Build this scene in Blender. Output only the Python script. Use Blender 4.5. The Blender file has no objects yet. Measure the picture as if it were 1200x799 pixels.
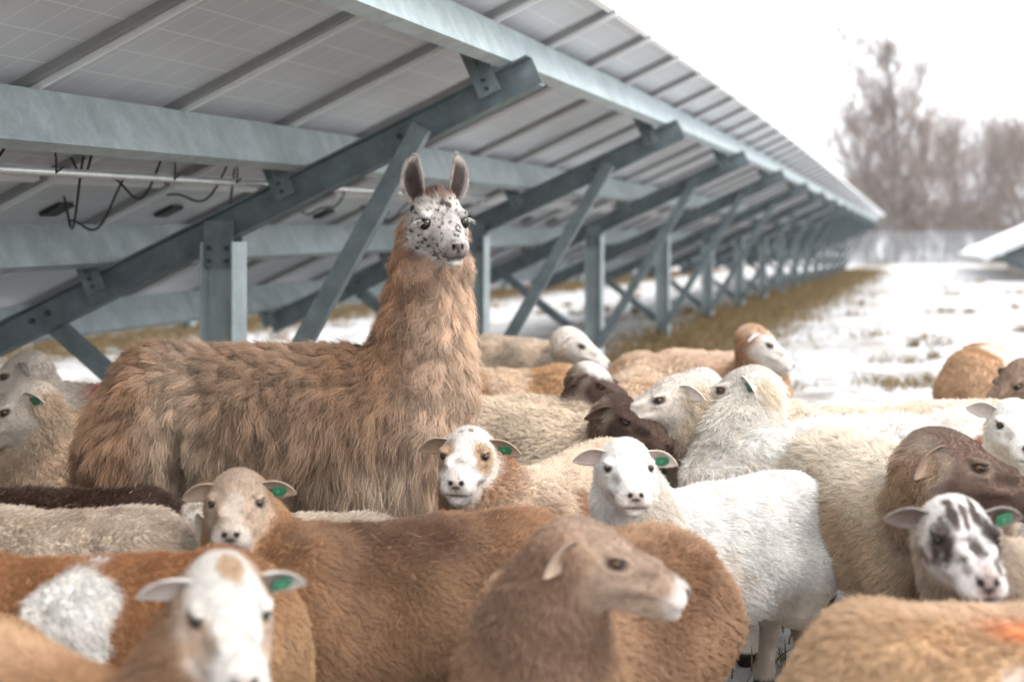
import bpy, bmesh, math, random, time
import numpy as np
from mathutils import Vector, Matrix

T0 = time.time()
FUR = 1.0            # fur density multiplier
rng = np.random.default_rng(7)
random.seed(7)
scene = bpy.context.scene
COL = scene.collection
PI = math.pi

# ------------------------------------------------------------------ camera model
F, CX, HOR, H = 1667.0, 600.0, 254.0, 1.4       # focal (px of a 1200 wide frame), axis x, horizon row, eye height


def ground_z(y):
    """the field falls away gently beyond the flock"""
    y = np.asarray(y, float)
    return -0.0200 * 4.0 * np.log1p(np.exp(np.clip((y - 12.0) / 4.0, -30, 60)))


def at(px, s):
    return (px - CX) / s, F / s


# ------------------------------------------------------------------ noise
def _hash(ix, iy, iz, seed):
    h = (ix * 374761393 + iy * 668265263 + iz * 1274126177 + seed * 974634777) & 0xFFFFFFFF
    h = ((h ^ (h >> 13)) * 1274126177) & 0xFFFFFFFF
    h = ((h ^ (h >> 16)) * 668265263) & 0xFFFFFFFF
    return ((h ^ (h >> 15)) & 0xFFFFFF) / float(0xFFFFFF)


def vnoise(p, seed=0):
    i = np.floor(p).astype(np.int64)
    f = p - i
    f = f * f * (3 - 2 * f)
    out = 0
    for dx in (0, 1):
        wx = f[:, 0] if dx else 1 - f[:, 0]
        for dy in (0, 1):
            wy = f[:, 1] if dy else 1 - f[:, 1]
            for dz in (0, 1):
                wz = f[:, 2] if dz else 1 - f[:, 2]
                out = out + wx * wy * wz * _hash(i[:, 0] + dx, i[:, 1] + dy, i[:, 2] + dz, seed)
    return out


def fbm(p, seed=0, oct=3):
    a, t, w = 0, 0, 1.0
    for o in range(oct):
        a = a + w * vnoise(p * (2 ** o), seed + o * 17)
        t += w
        w *= 0.5
    return a / t


def clump_centres(p, size, seed):
    """nearest jittered lattice point for every p: the centre of its lock of wool"""
    q = p / size
    i0 = np.floor(q).astype(np.int64)
    best = np.full(len(p), 1e9)
    cen = np.zeros_like(p)
    cid = np.zeros(len(p))
    for dx in (-1, 0, 1):
        for dy in (-1, 0, 1):
            for dz in (-1, 0, 1):
                i = i0 + np.array([dx, dy, dz])
                c = np.stack([i[:, a] + _hash(i[:, 0], i[:, 1], i[:, 2], seed + a) for a in range(3)], 1)
                d = ((c - q) ** 2).sum(1)
                m = d < best
                best[m] = d[m]
                cen[m] = c[m]
                cid[m] = _hash(i[m, 0], i[m, 1], i[m, 2], seed + 9)
    return cen * size, cid


def sstep(a, b, x):
    t = np.clip((x - a) / (b - a), 0, 1)
    return t * t * (3 - 2 * t)


# ------------------------------------------------------------------ implicit surfaces
def cap(a, b, ra, rb, k=0.05, fr=None, sy=1.0, g='body'):
    return dict(t='cap', a=np.array(a, float), b=np.array(b, float), ra=ra, rb=rb, k=k, fr=fr, sy=sy, g=g)


def ell(c, r, k=0.05, fr=None, g='body', sub=False, rot=None):
    return dict(t='ell', c=np.array(c, float), r=np.array(r, float), k=k, fr=fr, g=g, sub=sub, rot=rot)


def pd(pr, P):
    """distance of points P (n,3) to one primitive"""
    if pr['fr'] is not None:
        o, R, sc = pr['fr']
        P = (P - o) @ R / sc
    else:
        sc = 1.0
    if pr['t'] == 'cap':
        a, b = pr['a'], pr['b']
        q = P - a
        ab = b - a
        if pr['sy'] != 1.0:
            q = q * np.array([1, 1 / pr['sy'], 1])
        t = np.clip(q @ ab / (ab @ ab), 0, 1)
        d = np.linalg.norm(q - t[:, None] * ab, axis=1) - (pr['ra'] + (pr['rb'] - pr['ra']) * t)
    else:
        q = P - pr['c']
        if pr['rot'] is not None:
            q = q @ pr['rot']
        k0 = np.linalg.norm(q / pr['r'], axis=1)
        k1 = np.linalg.norm(q / pr['r'] ** 2, axis=1) + 1e-9
        d = k0 * (k0 - 1) / k1
    return d * sc


def bounds(pr):
    if pr['t'] == 'cap':
        m = max(pr['ra'], pr['rb']) * max(1, pr['sy'])
        lo = np.minimum(pr['a'], pr['b']) - m
        hi = np.maximum(pr['a'], pr['b']) + m
    else:
        m = pr['r'].max() if pr['rot'] is not None else pr['r']
        lo, hi = pr['c'] - m, pr['c'] + m
    if pr['fr'] is not None:
        o, R, sc = pr['fr']
        cs = np.array([[(lo, hi)[i][0], (lo, hi)[j][1], (lo, hi)[k][2]] for i in (0, 1) for j in (0, 1) for k in (0, 1)])
        cs = cs * sc @ R.T + o
        lo, hi = cs.min(0), cs.max(0)
    return lo, hi


def axis_grid(lo, hi, flo, fhi, coarse, fine):
    out = [lo]
    x = lo
    while x < hi:
        x += fine if flo - coarse < x < fhi else coarse
        out.append(x)
    return np.array(out)


def polygonise(prims, coarse, fine, head_box):
    bl = np.array([bounds(p)[0] for p in prims if not p.get('sub')]).min(0) - 0.03
    bh = np.array([bounds(p)[1] for p in prims if not p.get('sub')]).max(0) + 0.03
    ax = [axis_grid(bl[i], bh[i], head_box[0][i], head_box[1][i], coarse, fine) for i in range(3)]
    n = [len(a) for a in ax]
    D = np.full(n, 0.4)
    for pr in prims:
        lo, hi = bounds(pr)
        m = pr['k'] + coarse * 2
        sl = []
        for i in range(3):
            s0 = np.searchsorted(ax[i], lo[i] - m)
            s1 = np.searchsorted(ax[i], hi[i] + m)
            sl.append(slice(max(0, s0), max(s0 + 1, s1)))
        sl = tuple(sl)
        g = np.stack(np.meshgrid(ax[0][sl[0]], ax[1][sl[1]], ax[2][sl[2]], indexing='ij'), -1)
        sh = g.shape[:3]
        if 0 in sh:
            continue
        d = pd(pr, g.reshape(-1, 3)).reshape(sh)
        c = D[sl]
        k = pr['k']
        if pr.get('sub'):
            d = -d
            h = np.maximum(k - np.abs(c - d), 0) / k
            D[sl] = np.maximum(c, d) + h * h * k * 0.25
        else:
            h = np.maximum(k - np.abs(c - d), 0) / k
            D[sl] = np.minimum(c, d) - h * h * k * 0.25
    S = D < 0
    acc = np.zeros([x - 1 for x in n], np.int8)
    for dx in (0, 1):
        for dy in (0, 1):
            for dz in (0, 1):
                acc += S[dx:n[0] - 1 + dx, dy:n[1] - 1 + dy, dz:n[2] - 1 + dz]
    act = np.argwhere((acc > 0) & (acc < 8))
    I, J, K = act.T
    co = [(0, 0, 0), (1, 0, 0), (0, 1, 0), (1, 1, 0), (0, 0, 1), (1, 0, 1), (0, 1, 1), (1, 1, 1)]
    val = np.stack([D[I + c[0], J + c[1], K + c[2]] for c in co], 1)
    pos = np.stack([np.stack([ax[0][I + c[0]], ax[1][J + c[1]], ax[2][K + c[2]]], 1) for c in co], 1)
    sm = np.zeros((len(act), 3))
    ct = np.zeros(len(act))
    for a, b in [(0, 1), (2, 3), (4, 5), (6, 7), (0, 2), (1, 3), (4, 6), (5, 7), (0, 4), (1, 5), (2, 6), (3, 7)]:
        va, vb = val[:, a], val[:, b]
        m = (va < 0) != (vb < 0)
        t = np.where(m, va / np.where(m, va - vb, 1), 0)
        p = pos[:, a] + t[:, None] * (pos[:, b] - pos[:, a])
        sm += p * m[:, None]
        ct += m
    V = sm / ct[:, None]
    vid = np.full([x - 1 for x in n], -1, np.int64)
    vid[I, J, K] = np.arange(len(act))
    faces = []
    for axn in range(3):
        A = S.take(range(n[axn] - 1), axn)
        B = S.take(range(1, n[axn]), axn)
        e = np.argwhere(A != B)
        o1, o2 = (axn + 1) % 3, (axn + 2) % 3
        ok = (e[:, o1] > 0) & (e[:, o2] > 0) & (e[:, o1] < n[o1] - 1) & (e[:, o2] < n[o2] - 1)
        e = e[ok]
        q = []
        for (u, v) in ((0, 0), (-1, 0), (-1, -1), (0, -1)):
            x = e.copy()
            x[:, o1] += u
            x[:, o2] += v
            q.append(vid[x[:, 0], x[:, 1], x[:, 2]])
        q = np.stack(q, 1)
        ins = A[tuple(e.T)]
        q[~ins] = q[~ins][:, ::-1]
        faces.append(q)
    Q = np.concatenate(faces)
    Q = Q[(Q >= 0).all(1)]
    # two gentle smoothing passes
    for _ in range(2):
        acc3 = np.zeros_like(V)
        cnt = np.zeros(len(V))
        for a, b in ((0, 1), (1, 2), (2, 3), (3, 0)):
            np.add.at(acc3, Q[:, a], V[Q[:, b]])
            np.add.at(cnt, Q[:, a], 1)
        V = V * 0.6 + 0.4 * acc3 / np.maximum(cnt, 1)[:, None]
    return V, Q


def vnormals(V, Q):
    fn = np.cross(V[Q[:, 2]] - V[Q[:, 0]], V[Q[:, 3]] - V[Q[:, 1]])
    N = np.zeros_like(V)
    for a in range(4):
        np.add.at(N, Q[:, a], fn)
    return N / (np.linalg.norm(N, axis=1)[:, None] + 1e-12)


def ear_mesh(root, d, opening, L, Wd, bend=(0, 0, 0), amax=(1.25, 0.7), th=0.005, nt=12, nu=9, prof=None, twist=0.0):
    """a cupped leaf; returns verts, quads and a 0/1 flag for the inside of the ear"""
    root, d, o, bend = [np.array(x, float) for x in (root, d, opening, bend)]
    d /= np.linalg.norm(d)
    o = o - d * (o @ d)
    o /= np.linalg.norm(o)
    side = np.cross(d, o)
    prof = prof or ([0, .2, .45, .7, .9, 1], [.5, .82, 1, .8, .42, .06])
    Vs, In = [], []
    for layer in (0, 1):
        for i in range(nt + 1):
            t = i / nt
            c = root + d * L * t + bend * t * t
            w = Wd * np.interp(t, *prof)
            am = amax[0] + (amax[1] - amax[0]) * t
            a_t = twist * t
            o2 = o * math.cos(a_t) + side * math.sin(a_t)
            s2 = side * math.cos(a_t) - o * math.sin(a_t)
            for j in range(nu):
                u = -1 + 2 * j / (nu - 1)
                a = u * am
                p = c + s2 * w * math.sin(a) / math.sin(min(am, PI / 2)) + o2 * w * (1 - math.cos(a))
                if layer == 1:
                    p = p - (o2 * math.cos(a) - s2 * math.sin(a)) * th * (1 - 0.6 * abs(u))
                Vs.append(p)
                In.append((1 - abs(u) ** 5) * (1 - t ** 8) if layer == 0 else 0.0)
    n1 = (nt + 1) * nu
    q = []
    for i in range(nt):
        for j in range(nu - 1):
            a = i * nu + j
            q.append((a, a + 1, a + nu + 1, a + nu))
            b = n1 + a
            q.append((b, b + nu, b + nu + 1, b + 1))
    for i in range(nt):
        for j in (0, nu - 1):
            a, b = i * nu + j, (i + 1) * nu + j
            f = (a, b, n1 + b, n1 + a)
            q.append(f if j == 0 else f[::-1])
    for j in range(nu - 1):
        a = nt * nu + j
        q.append((a, a + 1, n1 + a + 1, n1 + a))
    V = np.array(Vs)
    Qd = np.array(q)
    # make the outer layer's normals point away from the opening
    N = vnormals(V, Qd)
    if ((N[:n1].sum(0)) @ o) < 0:
        Qd = Qd[:, ::-1]
    return V, Qd, np.array(In)


# ------------------------------------------------------------------ materials
def newmat(name):
    m = bpy.data.materials.new(name)
    m.use_nodes = True
    nt = m.node_tree
    return m, nt.nodes, nt.links, nt.nodes['Principled BSDF']


def simple(name, col, rough=0.6, metal=0.0, noise=0.0, scale=8.0, bump=0.0, spec=0.5):
    m, n, l, b = newmat(name)
    b.inputs['Base Color'].default_value = (*col, 1)
    b.inputs['Roughness'].default_value = rough
    b.inputs['Metallic'].default_value = metal
    b.inputs['Specular IOR Level'].default_value = spec
    if noise or bump:
        tc = n.new('ShaderNodeTexCoord')
        tx = n.new('ShaderNodeTexNoise')
        tx.inputs['Scale'].default_value = scale
        tx.inputs['Detail'].default_value = 6
        l.new(tc.outputs['Object'], tx.inputs['Vector'])
        if noise:
            mx = n.new('ShaderNodeMix')
            mx.data_type = 'RGBA'
            rp = n.new('ShaderNodeValToRGB')
            rp.color_ramp.elements[0].position = 0.35
            rp.color_ramp.elements[1].position = 0.65
            l.new(tx.outputs['Fac'], rp.inputs['Fac'])
            l.new(rp.outputs['Color'], mx.inputs['Factor'])
            mx.inputs['A'].default_value = (*[c * (1 - noise) for c in col], 1)
            mx.inputs['B'].default_value = (*[min(1, c * (1 + noise)) for c in col], 1)
            l.new(mx.outputs['Result'], b.inputs['Base Color'])
        if bump:
            bp = n.new('ShaderNodeBump')
            bp.inputs['Strength'].default_value = bump
            bp.inputs['Distance'].default_value = 0.01
            l.new(tx.outputs['Fac'], bp.inputs['Height'])
            l.new(bp.outputs['Normal'], b.inputs['Normal'])
    return m


def attr_mat(name, rough=0.7, hair=False, spec=0.3):
    m, n, l, b = newmat(name)
    a = n.new('ShaderNodeAttribute')
    a.attribute_name = 'col'
    if hair:
        n.remove(b)
        out = n['Material Output']
        df = n.new('ShaderNodeBsdfDiffuse')
        tr = n.new('ShaderNodeBsdfTranslucent')
        mx = n.new('ShaderNodeMixShader')
        mx.inputs[0].default_value = 0.2
        l.new(a.outputs['Color'], df.inputs['Color'])
        l.new(a.outputs['Color'], tr.inputs['Color'])
        l.new(df.outputs[0], mx.inputs[1])
        l.new(tr.outputs[0], mx.inputs[2])
        gl = n.new('ShaderNodeBsdfGlossy')
        gl.inputs['Roughness'].default_value = 0.45
        gl.inputs['Color'].default_value = (1, 1, 1, 1)
        m2 = n.new('ShaderNodeMixShader')
        m2.inputs[0].default_value = spec
        l.new(mx.outputs[0], m2.inputs[1])
        l.new(gl.outputs[0], m2.inputs[2])
        l.new(m2.outputs[0], out.inputs['Surface'])
    else:
        l.new(a.outputs['Color'], b.inputs['Base Color'])
        b.inputs['Roughness'].default_value = rough
        b.inputs['Specular IOR Level'].default_value = spec
    return m


M = {}
M['skin'] = attr_mat('animal_skin', 0.75, spec=0.15)
M['hair'] = attr_mat('animal_hair', hair=True, spec=0.03)
M['eye'] = simple('eye_dark', (0.012, 0.008, 0.006), 0.08)
M['iris'] = simple('eye_amber', (0.10, 0.055, 0.02), 0.1)
M['tag'] = simple('tag_green', (0.03, 0.165, 0.085), 0.45, noise=0.2, scale=60)
M['tag_stud'] = simple('tag_stud', (0.05, 0.24, 0.14), 0.4)
M['lash'] = simple('pale_lash', (0.75, 0.68, 0.58), 0.6)
M['steel'] = simple('galvanised_steel', (0.36, 0.425, 0.435), 0.5, 0.1, noise=0.12, scale=7, bump=0.05)
M['steel_dark'] = simple('galvanised_steel_dark', (0.15, 0.188, 0.20), 0.5, 0.2, noise=0.18, scale=9, bump=0.05)  # darker tone of the steel for rafters, braces, brackets and cleats
for _k in ('steel', 'steel_dark'):
    _m = M[_k]; _n, _l = _m.node_tree.nodes, _m.node_tree.links
    _b = _n['Principled BSDF']
    _tc = _n.new('ShaderNodeTexCoord')
    _src = _b.inputs['Base Color'].links[0].from_socket
    _v = _n.new('ShaderNodeTexVoronoi'); _v.inputs['Scale'].default_value = 55
    _l.new(_tc.outputs['Object'], _v.inputs['Vector'])
    _r = _n.new('ShaderNodeMapRange'); _r.inputs['To Min'].default_value = .94; _r.inputs['To Max'].default_value = 1.1
    _l.new(_v.outputs['Color'], _r.inputs['Value'])
    _mp = _n.new('ShaderNodeMapping'); _mp.inputs['Scale'].default_value = (5, 5, .7)
    _l.new(_tc.outputs['Object'], _mp.inputs['Vector'])
    _t = _n.new('ShaderNodeTexNoise'); _t.inputs['Scale'].default_value = 2.5; _t.inputs['Detail'].default_value = 9; _t.inputs['Roughness'].default_value = .7
    _l.new(_mp.outputs['Vector'], _t.inputs['Vector'])
    _q = _n.new('ShaderNodeMapRange'); _q.inputs['From Min'].default_value = .35; _q.inputs['From Max'].default_value = .7
    _q.inputs['To Min'].default_value = 1.06; _q.inputs['To Max'].default_value = .82
    _l.new(_t.outputs['Fac'], _q.inputs['Value'])
    _a = _n.new('ShaderNodeMath'); _a.operation = 'MULTIPLY'
    _l.new(_r.outputs['Result'], _a.inputs[0]); _l.new(_q.outputs['Result'], _a.inputs[1])
    _x = _n.new('ShaderNodeMix'); _x.data_type = 'RGBA'; _x.blend_type = 'MULTIPLY'; _x.inputs['Factor'].default_value = 1
    _l.new(_src, _x.inputs['A']); _l.new(_a.outputs[0], _x.inputs['B'])
    _l.new(_x.outputs['Result'], _b.inputs['Base Color'])
M['alu'] = simple('panel_frame_aluminium', (0.92, 0.93, 0.94), 0.35, 0.15, noise=0.02)  # near white, so the slim frame lip stands in for a lit edge
M['frame_shade'] = simple('panel_frame_shaded', (0.25, 0.25, 0.25), 0.5, 0.0, noise=0.08)  # shaded copy of the panel frame, the darkness put into its colour
M['tube'] = simple('conduit_tube', (0.65, 0.68, 0.68), 0.35, 0.5, noise=0.1, scale=20)
M['cable'] = simple('black_cable', (0.012, 0.012, 0.013), 0.5)
M['bolt'] = simple('zinc_bolt', (0.06, 0.07, 0.075), 0.45, 0.6)
M['glass'] = simple('panel_face', (0.02, 0.025, 0.05), 0.1)
M['snow'] = simple('snow_cover', (0.86, 0.87, 0.88), 0.75, noise=0.03, scale=3, bump=0.3)
M['grass'] = attr_mat('dry_grass', hair=True, spec=0.0)
M['bark'] = simple('bark', (0.12, 0.10, 0.088), 0.9, noise=0.35, scale=3)
M['twig'] = simple('twig_bark', (0.155, 0.11, 0.085), 0.9, noise=0.25, scale=1)
M['wire'] = simple('fence_wire', (0.24, 0.255, 0.27), 0.6, 0.2, noise=0.1)


def backsheet():
    m, n, l, b = newmat('panel_backsheet')
    tc = n.new('ShaderNodeTexCoord')
    sp = n.new('ShaderNodeSeparateXYZ')
    l.new(tc.outputs['Object'], sp.inputs[0])

    def line(out, pitch, w):
        d = n.new('ShaderNodeMath'); d.operation = 'DIVIDE'; d.inputs[1].default_value = pitch
        l.new(sp.outputs[out], d.inputs[0])
        f = n.new('ShaderNodeMath'); f.operation = 'FRACT'
        l.new(d.outputs[0], f.inputs[0])
        s = n.new('ShaderNodeMath'); s.operation = 'SUBTRACT'; s.inputs[1].default_value = 0.5
        l.new(f.outputs[0], s.inputs[0])
        a = n.new('ShaderNodeMath'); a.operation = 'ABSOLUTE'
        l.new(s.outputs[0], a.inputs[0])
        g = n.new('ShaderNodeMath'); g.operation = 'GREATER_THAN'; g.inputs[1].default_value = 0.5 - w
        l.new(a.outputs[0], g.inputs[0])
        return g
    gx, gy = line('X', 0.16, 0.024), line('Y', 0.16, 0.024)
    mxm = n.new('ShaderNodeMath'); mxm.operation = 'MAXIMUM'
    l.new(gx.outputs[0], mxm.inputs[0]); l.new(gy.outputs[0], mxm.inputs[1])
    tx = n.new('ShaderNodeTexNoise'); tx.inputs['Scale'].default_value = 2.2; tx.inputs['Detail'].default_value = 5
    l.new(tc.outputs['Object'], tx.inputs['Vector'])
    r = n.new('ShaderNodeValToRGB')
    r.color_ramp.elements[0].position = 0.3; r.color_ramp.elements[0].color = (0.52, 0.55, 0.59, 1)
    r.color_ramp.elements[1].position = 0.72; r.color_ramp.elements[1].color = (0.63, 0.665, 0.71, 1)
    l.new(tx.outputs['Fac'], r.inputs['Fac'])
    mx = n.new('ShaderNodeMix'); mx.data_type = 'RGBA'
    sc = n.new('ShaderNodeMath'); sc.operation = 'MULTIPLY'; sc.inputs[1].default_value = 0.5
    l.new(mxm.outputs[0], sc.inputs[0])
    l.new(sc.outputs[0], mx.inputs['Factor'])
    l.new(r.outputs['Color'], mx.inputs['A'])
    mx.inputs['B'].default_value = (0.90, 0.90, 0.90, 1)
    l.new(mx.outputs['Result'], b.inputs['Base Color'])
    b.inputs['Roughness'].default_value = 0.38
    return m


M['back'] = backsheet()


# ------------------------------------------------------------------ object helpers
def tag(o, label=None, cat=None, group=None, kind=None):
    for k, v in (('label', label), ('category', cat), ('group', group), ('kind', kind)):
        if v:
            o[k] = v
    return o


def empty(name, loc=(0, 0, 0), rz=0.0):
    o = bpy.data.objects.new(name, None)
    o.empty_display_size = 0.2
    COL.objects.link(o)
    o.location = loc
    o.rotation_euler = (0, 0, rz)
    return o


def mesh_obj(name, V, faces, mat, parent=None, smooth=True, col=None):
    me = bpy.data.meshes.new(name)
    V = np.asarray(V, np.float32)
    faces = np.asarray(faces)
    if faces.dtype == object or faces.ndim != 2:
        me.from_pydata([tuple(v) for v in V], [], [tuple(f) for f in faces])
    else:
        nf, k = faces.shape
        me.vertices.add(len(V)); me.vertices.foreach_set('co', V.ravel())
        me.loops.add(nf * k); me.loops.foreach_set('vertex_index', faces.astype(np.int32).ravel())
        me.polygons.add(nf); me.polygons.foreach_set('loop_start', np.arange(0, nf * k, k, dtype=np.int32))
        me.update(calc_edges=True)
    me.validate()
    if smooth:
        me.polygons.foreach_set('use_smooth', np.ones(len(me.polygons), bool))
    if col is not None:
        a = me.attributes.new('col', 'FLOAT_COLOR', 'POINT')
        a.data.foreach_set('color', np.concatenate([col, np.ones((len(col), 1))], 1).astype(np.float32).ravel())
    mats = mat if isinstance(mat, (list, tuple)) else [mat]
    for m in mats:
        me.materials.append(m)
    o = bpy.data.objects.new(name, me)
    COL.objects.link(o)
    if parent:
        o.parent = parent
    return o


class MB:
    """collects boxes, extruded profiles and tubes into one mesh"""
    def __init__(s):
        s.v, s.f, s.mi = [], [], []

    def add(s, V, Fc, mi=0):
        o = len(s.v)
        s.v += [tuple(map(float, v)) for v in V]
        s.f += [tuple(o + i for i in f) for f in Fc]
        s.mi += [mi] * len(Fc)
        return s

    def prism(s, prof, a, b, up, mi=0):
        """extrude a closed 2-D profile (side, up) from a to b"""
        a, b, up = Vector(a), Vector(b), Vector(up)
        d = (b - a).normalized()
        u = (up - d * up.dot(d)).normalized()
        r = d.cross(u)
        n = len(prof)
        V = [a + r * p[0] + u * p[1] for p in prof] + [b + r * p[0] + u * p[1] for p in prof]
        Fc = [(i, (i + 1) % n, n + (i + 1) % n, n + i) for i in range(n)]
        Fc += [tuple(range(n))[::-1], tuple(range(n, 2 * n))]
        return s.add(V, Fc, mi)

    def bar(s, a, b, w, h, up=(0, 0, 1), mi=0):
        return s.prism([(-w / 2, -h / 2), (w / 2, -h / 2), (w / 2, h / 2), (-w / 2, h / 2)], a, b, up, mi)

    def tube(s, pts, r, seg=8, mi=0):
        pts = [Vector(p) for p in pts]
        rs = r if isinstance(r, (list, tuple)) else [r] * len(pts)
        V, Fc = [], []
        ref = Vector((0.31, 0.17, 0.93))
        for i, p in enumerate(pts):
            d = (pts[min(i + 1, len(pts) - 1)] - pts[max(i - 1, 0)]).normalized()
            u = (ref - d * ref.dot(d)).normalized()
            w = d.cross(u)
            for j in range(seg):
                a = 2 * PI * j / seg
                V.append(p + (u * math.cos(a) + w * math.sin(a)) * rs[i])
        for i in range(len(pts) - 1):
            for j in range(seg):
                k = (j + 1) % seg
                Fc.append((i * seg + j, i * seg + k, (i + 1) * seg + k, (i + 1) * seg + j))
        Fc.append(tuple(range(seg))[::-1])
        Fc.append(tuple((len(pts) - 1) * seg + j for j in range(seg)))
        return s.add(V, Fc, mi)

    def build(s, name, mat, parent=None, smooth=False):
        me = bpy.data.meshes.new(name)
        me.from_pydata(s.v, [], s.f)
        mats = mat if isinstance(mat, (list, tuple)) else [mat]
        for m in mats:
            me.materials.append(m)
        me.polygons.foreach_set('material_index', s.mi)
        if smooth:
            me.polygons.foreach_set('use_smooth', np.ones(len(me.polygons), bool))
        me.update()
        bm = bmesh.new(); bm.from_mesh(me)
        bmesh.ops.recalc_face_normals(bm, faces=bm.faces)
        bm.to_mesh(me); bm.free()
        o = bpy.data.objects.new(name, me)
        COL.objects.link(o)
        if parent:
            o.parent = parent
        return o


def sphere(name, c, r, mat, parent, seg=14, squash=None, R=None):
    V, Fc = [], []
    rings = seg // 2
    for i in range(rings + 1):
        th = PI * i / rings
        for j in range(seg):
            ph = 2 * PI * j / seg
            V.append((math.sin(th) * math.cos(ph), math.sin(th) * math.sin(ph), math.cos(th)))
    V = np.array(V) * (np.array(squash) if squash else 1) * r
    if R is not None:
        V = V @ R.T
    V = V + np.array(c)
    for i in range(rings):
        for j in range(seg):
            k = (j + 1) % seg
            Fc.append((i * seg + j, i * seg + k, (i + 1) * seg + k, (i + 1) * seg + j))
    return mesh_obj(name, V, np.array(Fc)[:, ::-1], mat, parent)


def curves_obj(name, P, radius, col, mat, parent=None):
    """P (n,m,3) strand points, radius (n,m), col (n,3)"""
    n, m = P.shape[:2]
    c = bpy.data.hair_curves.new(name)
    c.add_curves([m] * n)
    c.attributes['position'].data.foreach_set('vector', P.astype(np.float32).ravel())
    ra = c.attributes.get('radius') or c.attributes.new('radius', 'FLOAT', 'POINT')
    ra.data.foreach_set('value', radius.astype(np.float32).ravel())
    a = c.attributes.new('col', 'FLOAT_COLOR', 'CURVE')
    a.data.foreach_set('color', np.concatenate([col, np.ones((n, 1))], 1).astype(np.float32).ravel())
    c.materials.append(mat)
    o = bpy.data.objects.new(name, c)
    COL.objects.link(o)
    if parent:
        o.parent = parent
    return o


def rz(a):
    c, s = math.cos(a), math.sin(a)
    return np.array([[c, -s, 0], [s, c, 0], [0, 0, 1]])


def head_rot(yaw, pitch, roll=0.0):
    y, p, r = map(math.radians, (yaw, pitch, roll))
    f = np.array([math.cos(p) * math.cos(y), math.cos(p) * math.sin(y), math.sin(p)])
    left = np.array([-math.sin(y), math.cos(y), 0])
    up = np.cross(f, left)
    l2 = left * math.cos(r) + up * math.sin(r)
    u2 = up * math.cos(r) - left * math.sin(r)
    return np.stack([f, l2, u2], 1)          # columns: forward, left, up


def blend(c, col, m):
    return c + (np.array(col) - c) * np.clip(m, 0, 1)[:, None]


def emask(p, c, r, soft=0.3, amp=0.0, freq=30.0, sym=False, seed=3):
    q = p.copy()
    if sym:
        q[:, 1] = np.abs(q[:, 1])
    d = np.linalg.norm((q - np.array(c)) / np.array(r), axis=1)
    if amp:
        d = d + amp * (fbm(p * freq, seed) - 0.5) * 2
    return 1 - sstep(1 - soft, 1 + soft, d)


# ------------------------------------------------------------------ strands
def grow(V, Q, N, dens, n_target, origin, R, cull=True, pad=220):
    """scatter strand roots over the faces that could be seen; all arrays local, origin/R give the world"""
    a, b, c, d = (V[Q[:, i]] for i in range(4))
    ar = 0.5 * np.linalg.norm(np.cross(c - a, d - b), axis=1)
    fc = (a + b + c + d) / 4 @ R.T + origin
    fn = N[Q].mean(1) @ R.T
    view = np.array([0, 0, H]) - fc
    view /= np.linalg.norm(view, axis=1)[:, None]
    face = (fn * view).sum(1)
    w = ar * dens[Q].mean(1)
    if cull:
        px = CX + F * fc[:, 0] / np.maximum(fc[:, 1], .2)
        py = HOR + F * (H - fc[:, 2]) / np.maximum(fc[:, 1], .2)
        vis = (face > -0.55) & (px > -pad) & (px < 1200 + pad) & (py < 799 + pad)
        w = w * np.where(vis, 1, 0.04)
    tot = w.sum()
    n = int(n_target * tot)
    if n < 1:
        return None
    idx = np.searchsorted(np.cumsum(w) / tot, rng.random(n))
    idx = np.clip(idx, 0, len(Q) - 1)
    u, v = rng.random(n), rng.random(n)
    W4 = np.stack([(1 - u) * (1 - v), u * (1 - v), u * v, (1 - u) * v], 1)
    return Q[idx], W4


def interp(arr, q, w):
    if arr.ndim == 1:
        return (arr[q] * w).sum(1)
    return (arr[q] * w[:, :, None]).sum(1)


def strands(p, n, comb, L, lie0, lie1, m, clump=0.0, csize=0.02, wave=0.0, wfreq=1.5, jit=0.25, seed=1):
    """strand points: leave along the normal, bend into the comb direction, gather into locks, wave"""
    N_ = len(p)
    t = comb - n * (comb * n).sum(1)[:, None]
    t /= np.linalg.norm(t, axis=1)[:, None] + 1e-9
    t = t + jit * rng.normal(size=(N_, 3))
    t /= np.linalg.norm(t, axis=1)[:, None] + 1e-9
    L = L * (0.7 + 0.6 * rng.random(N_))
    P = np.zeros((N_, m, 3))
    P[:, 0] = p - n * 0.002
    cur = P[:, 0].copy()
    for i in range(1, m):
        s = (i - 0.5) / (m - 1)
        lie = lie0 + (lie1 - lie0) * s
        lie = lie[:, None] if isinstance(lie, np.ndarray) else lie
        dr = n * (1 - lie) + t * lie
        dr /= np.linalg.norm(dr, axis=1)[:, None]
        cur = cur + dr * (L / (m - 1))[:, None]
        P[:, i] = cur
    if np.any(clump) or np.any(wave):
        cen, cid = clump_centres(p, csize, seed)
        cl = clump if isinstance(clump, np.ndarray) else np.full(N_, clump)
        wv = wave if isinstance(wave, np.ndarray) else np.full(N_, wave)
        off = cen - p
        off = off - n * (off * n).sum(1)[:, None]
        bn = np.cross(n, t)
        ph = cid * 2 * PI * 3 + rng.normal(size=N_) * 0.35
        for i in range(1, m):
            s = i / (m - 1)
            P[:, i] += off * (cl * s ** 0.8)[:, None]
            P[:, i] += bn * (wv * s ** 0.7 * np.sin(2 * PI * wfreq * s + ph))[:, None]
            P[:, i] += n * (wv * 0.6 * s * np.cos(2 * PI * wfreq * s + ph))[:, None]
    return P


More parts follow.
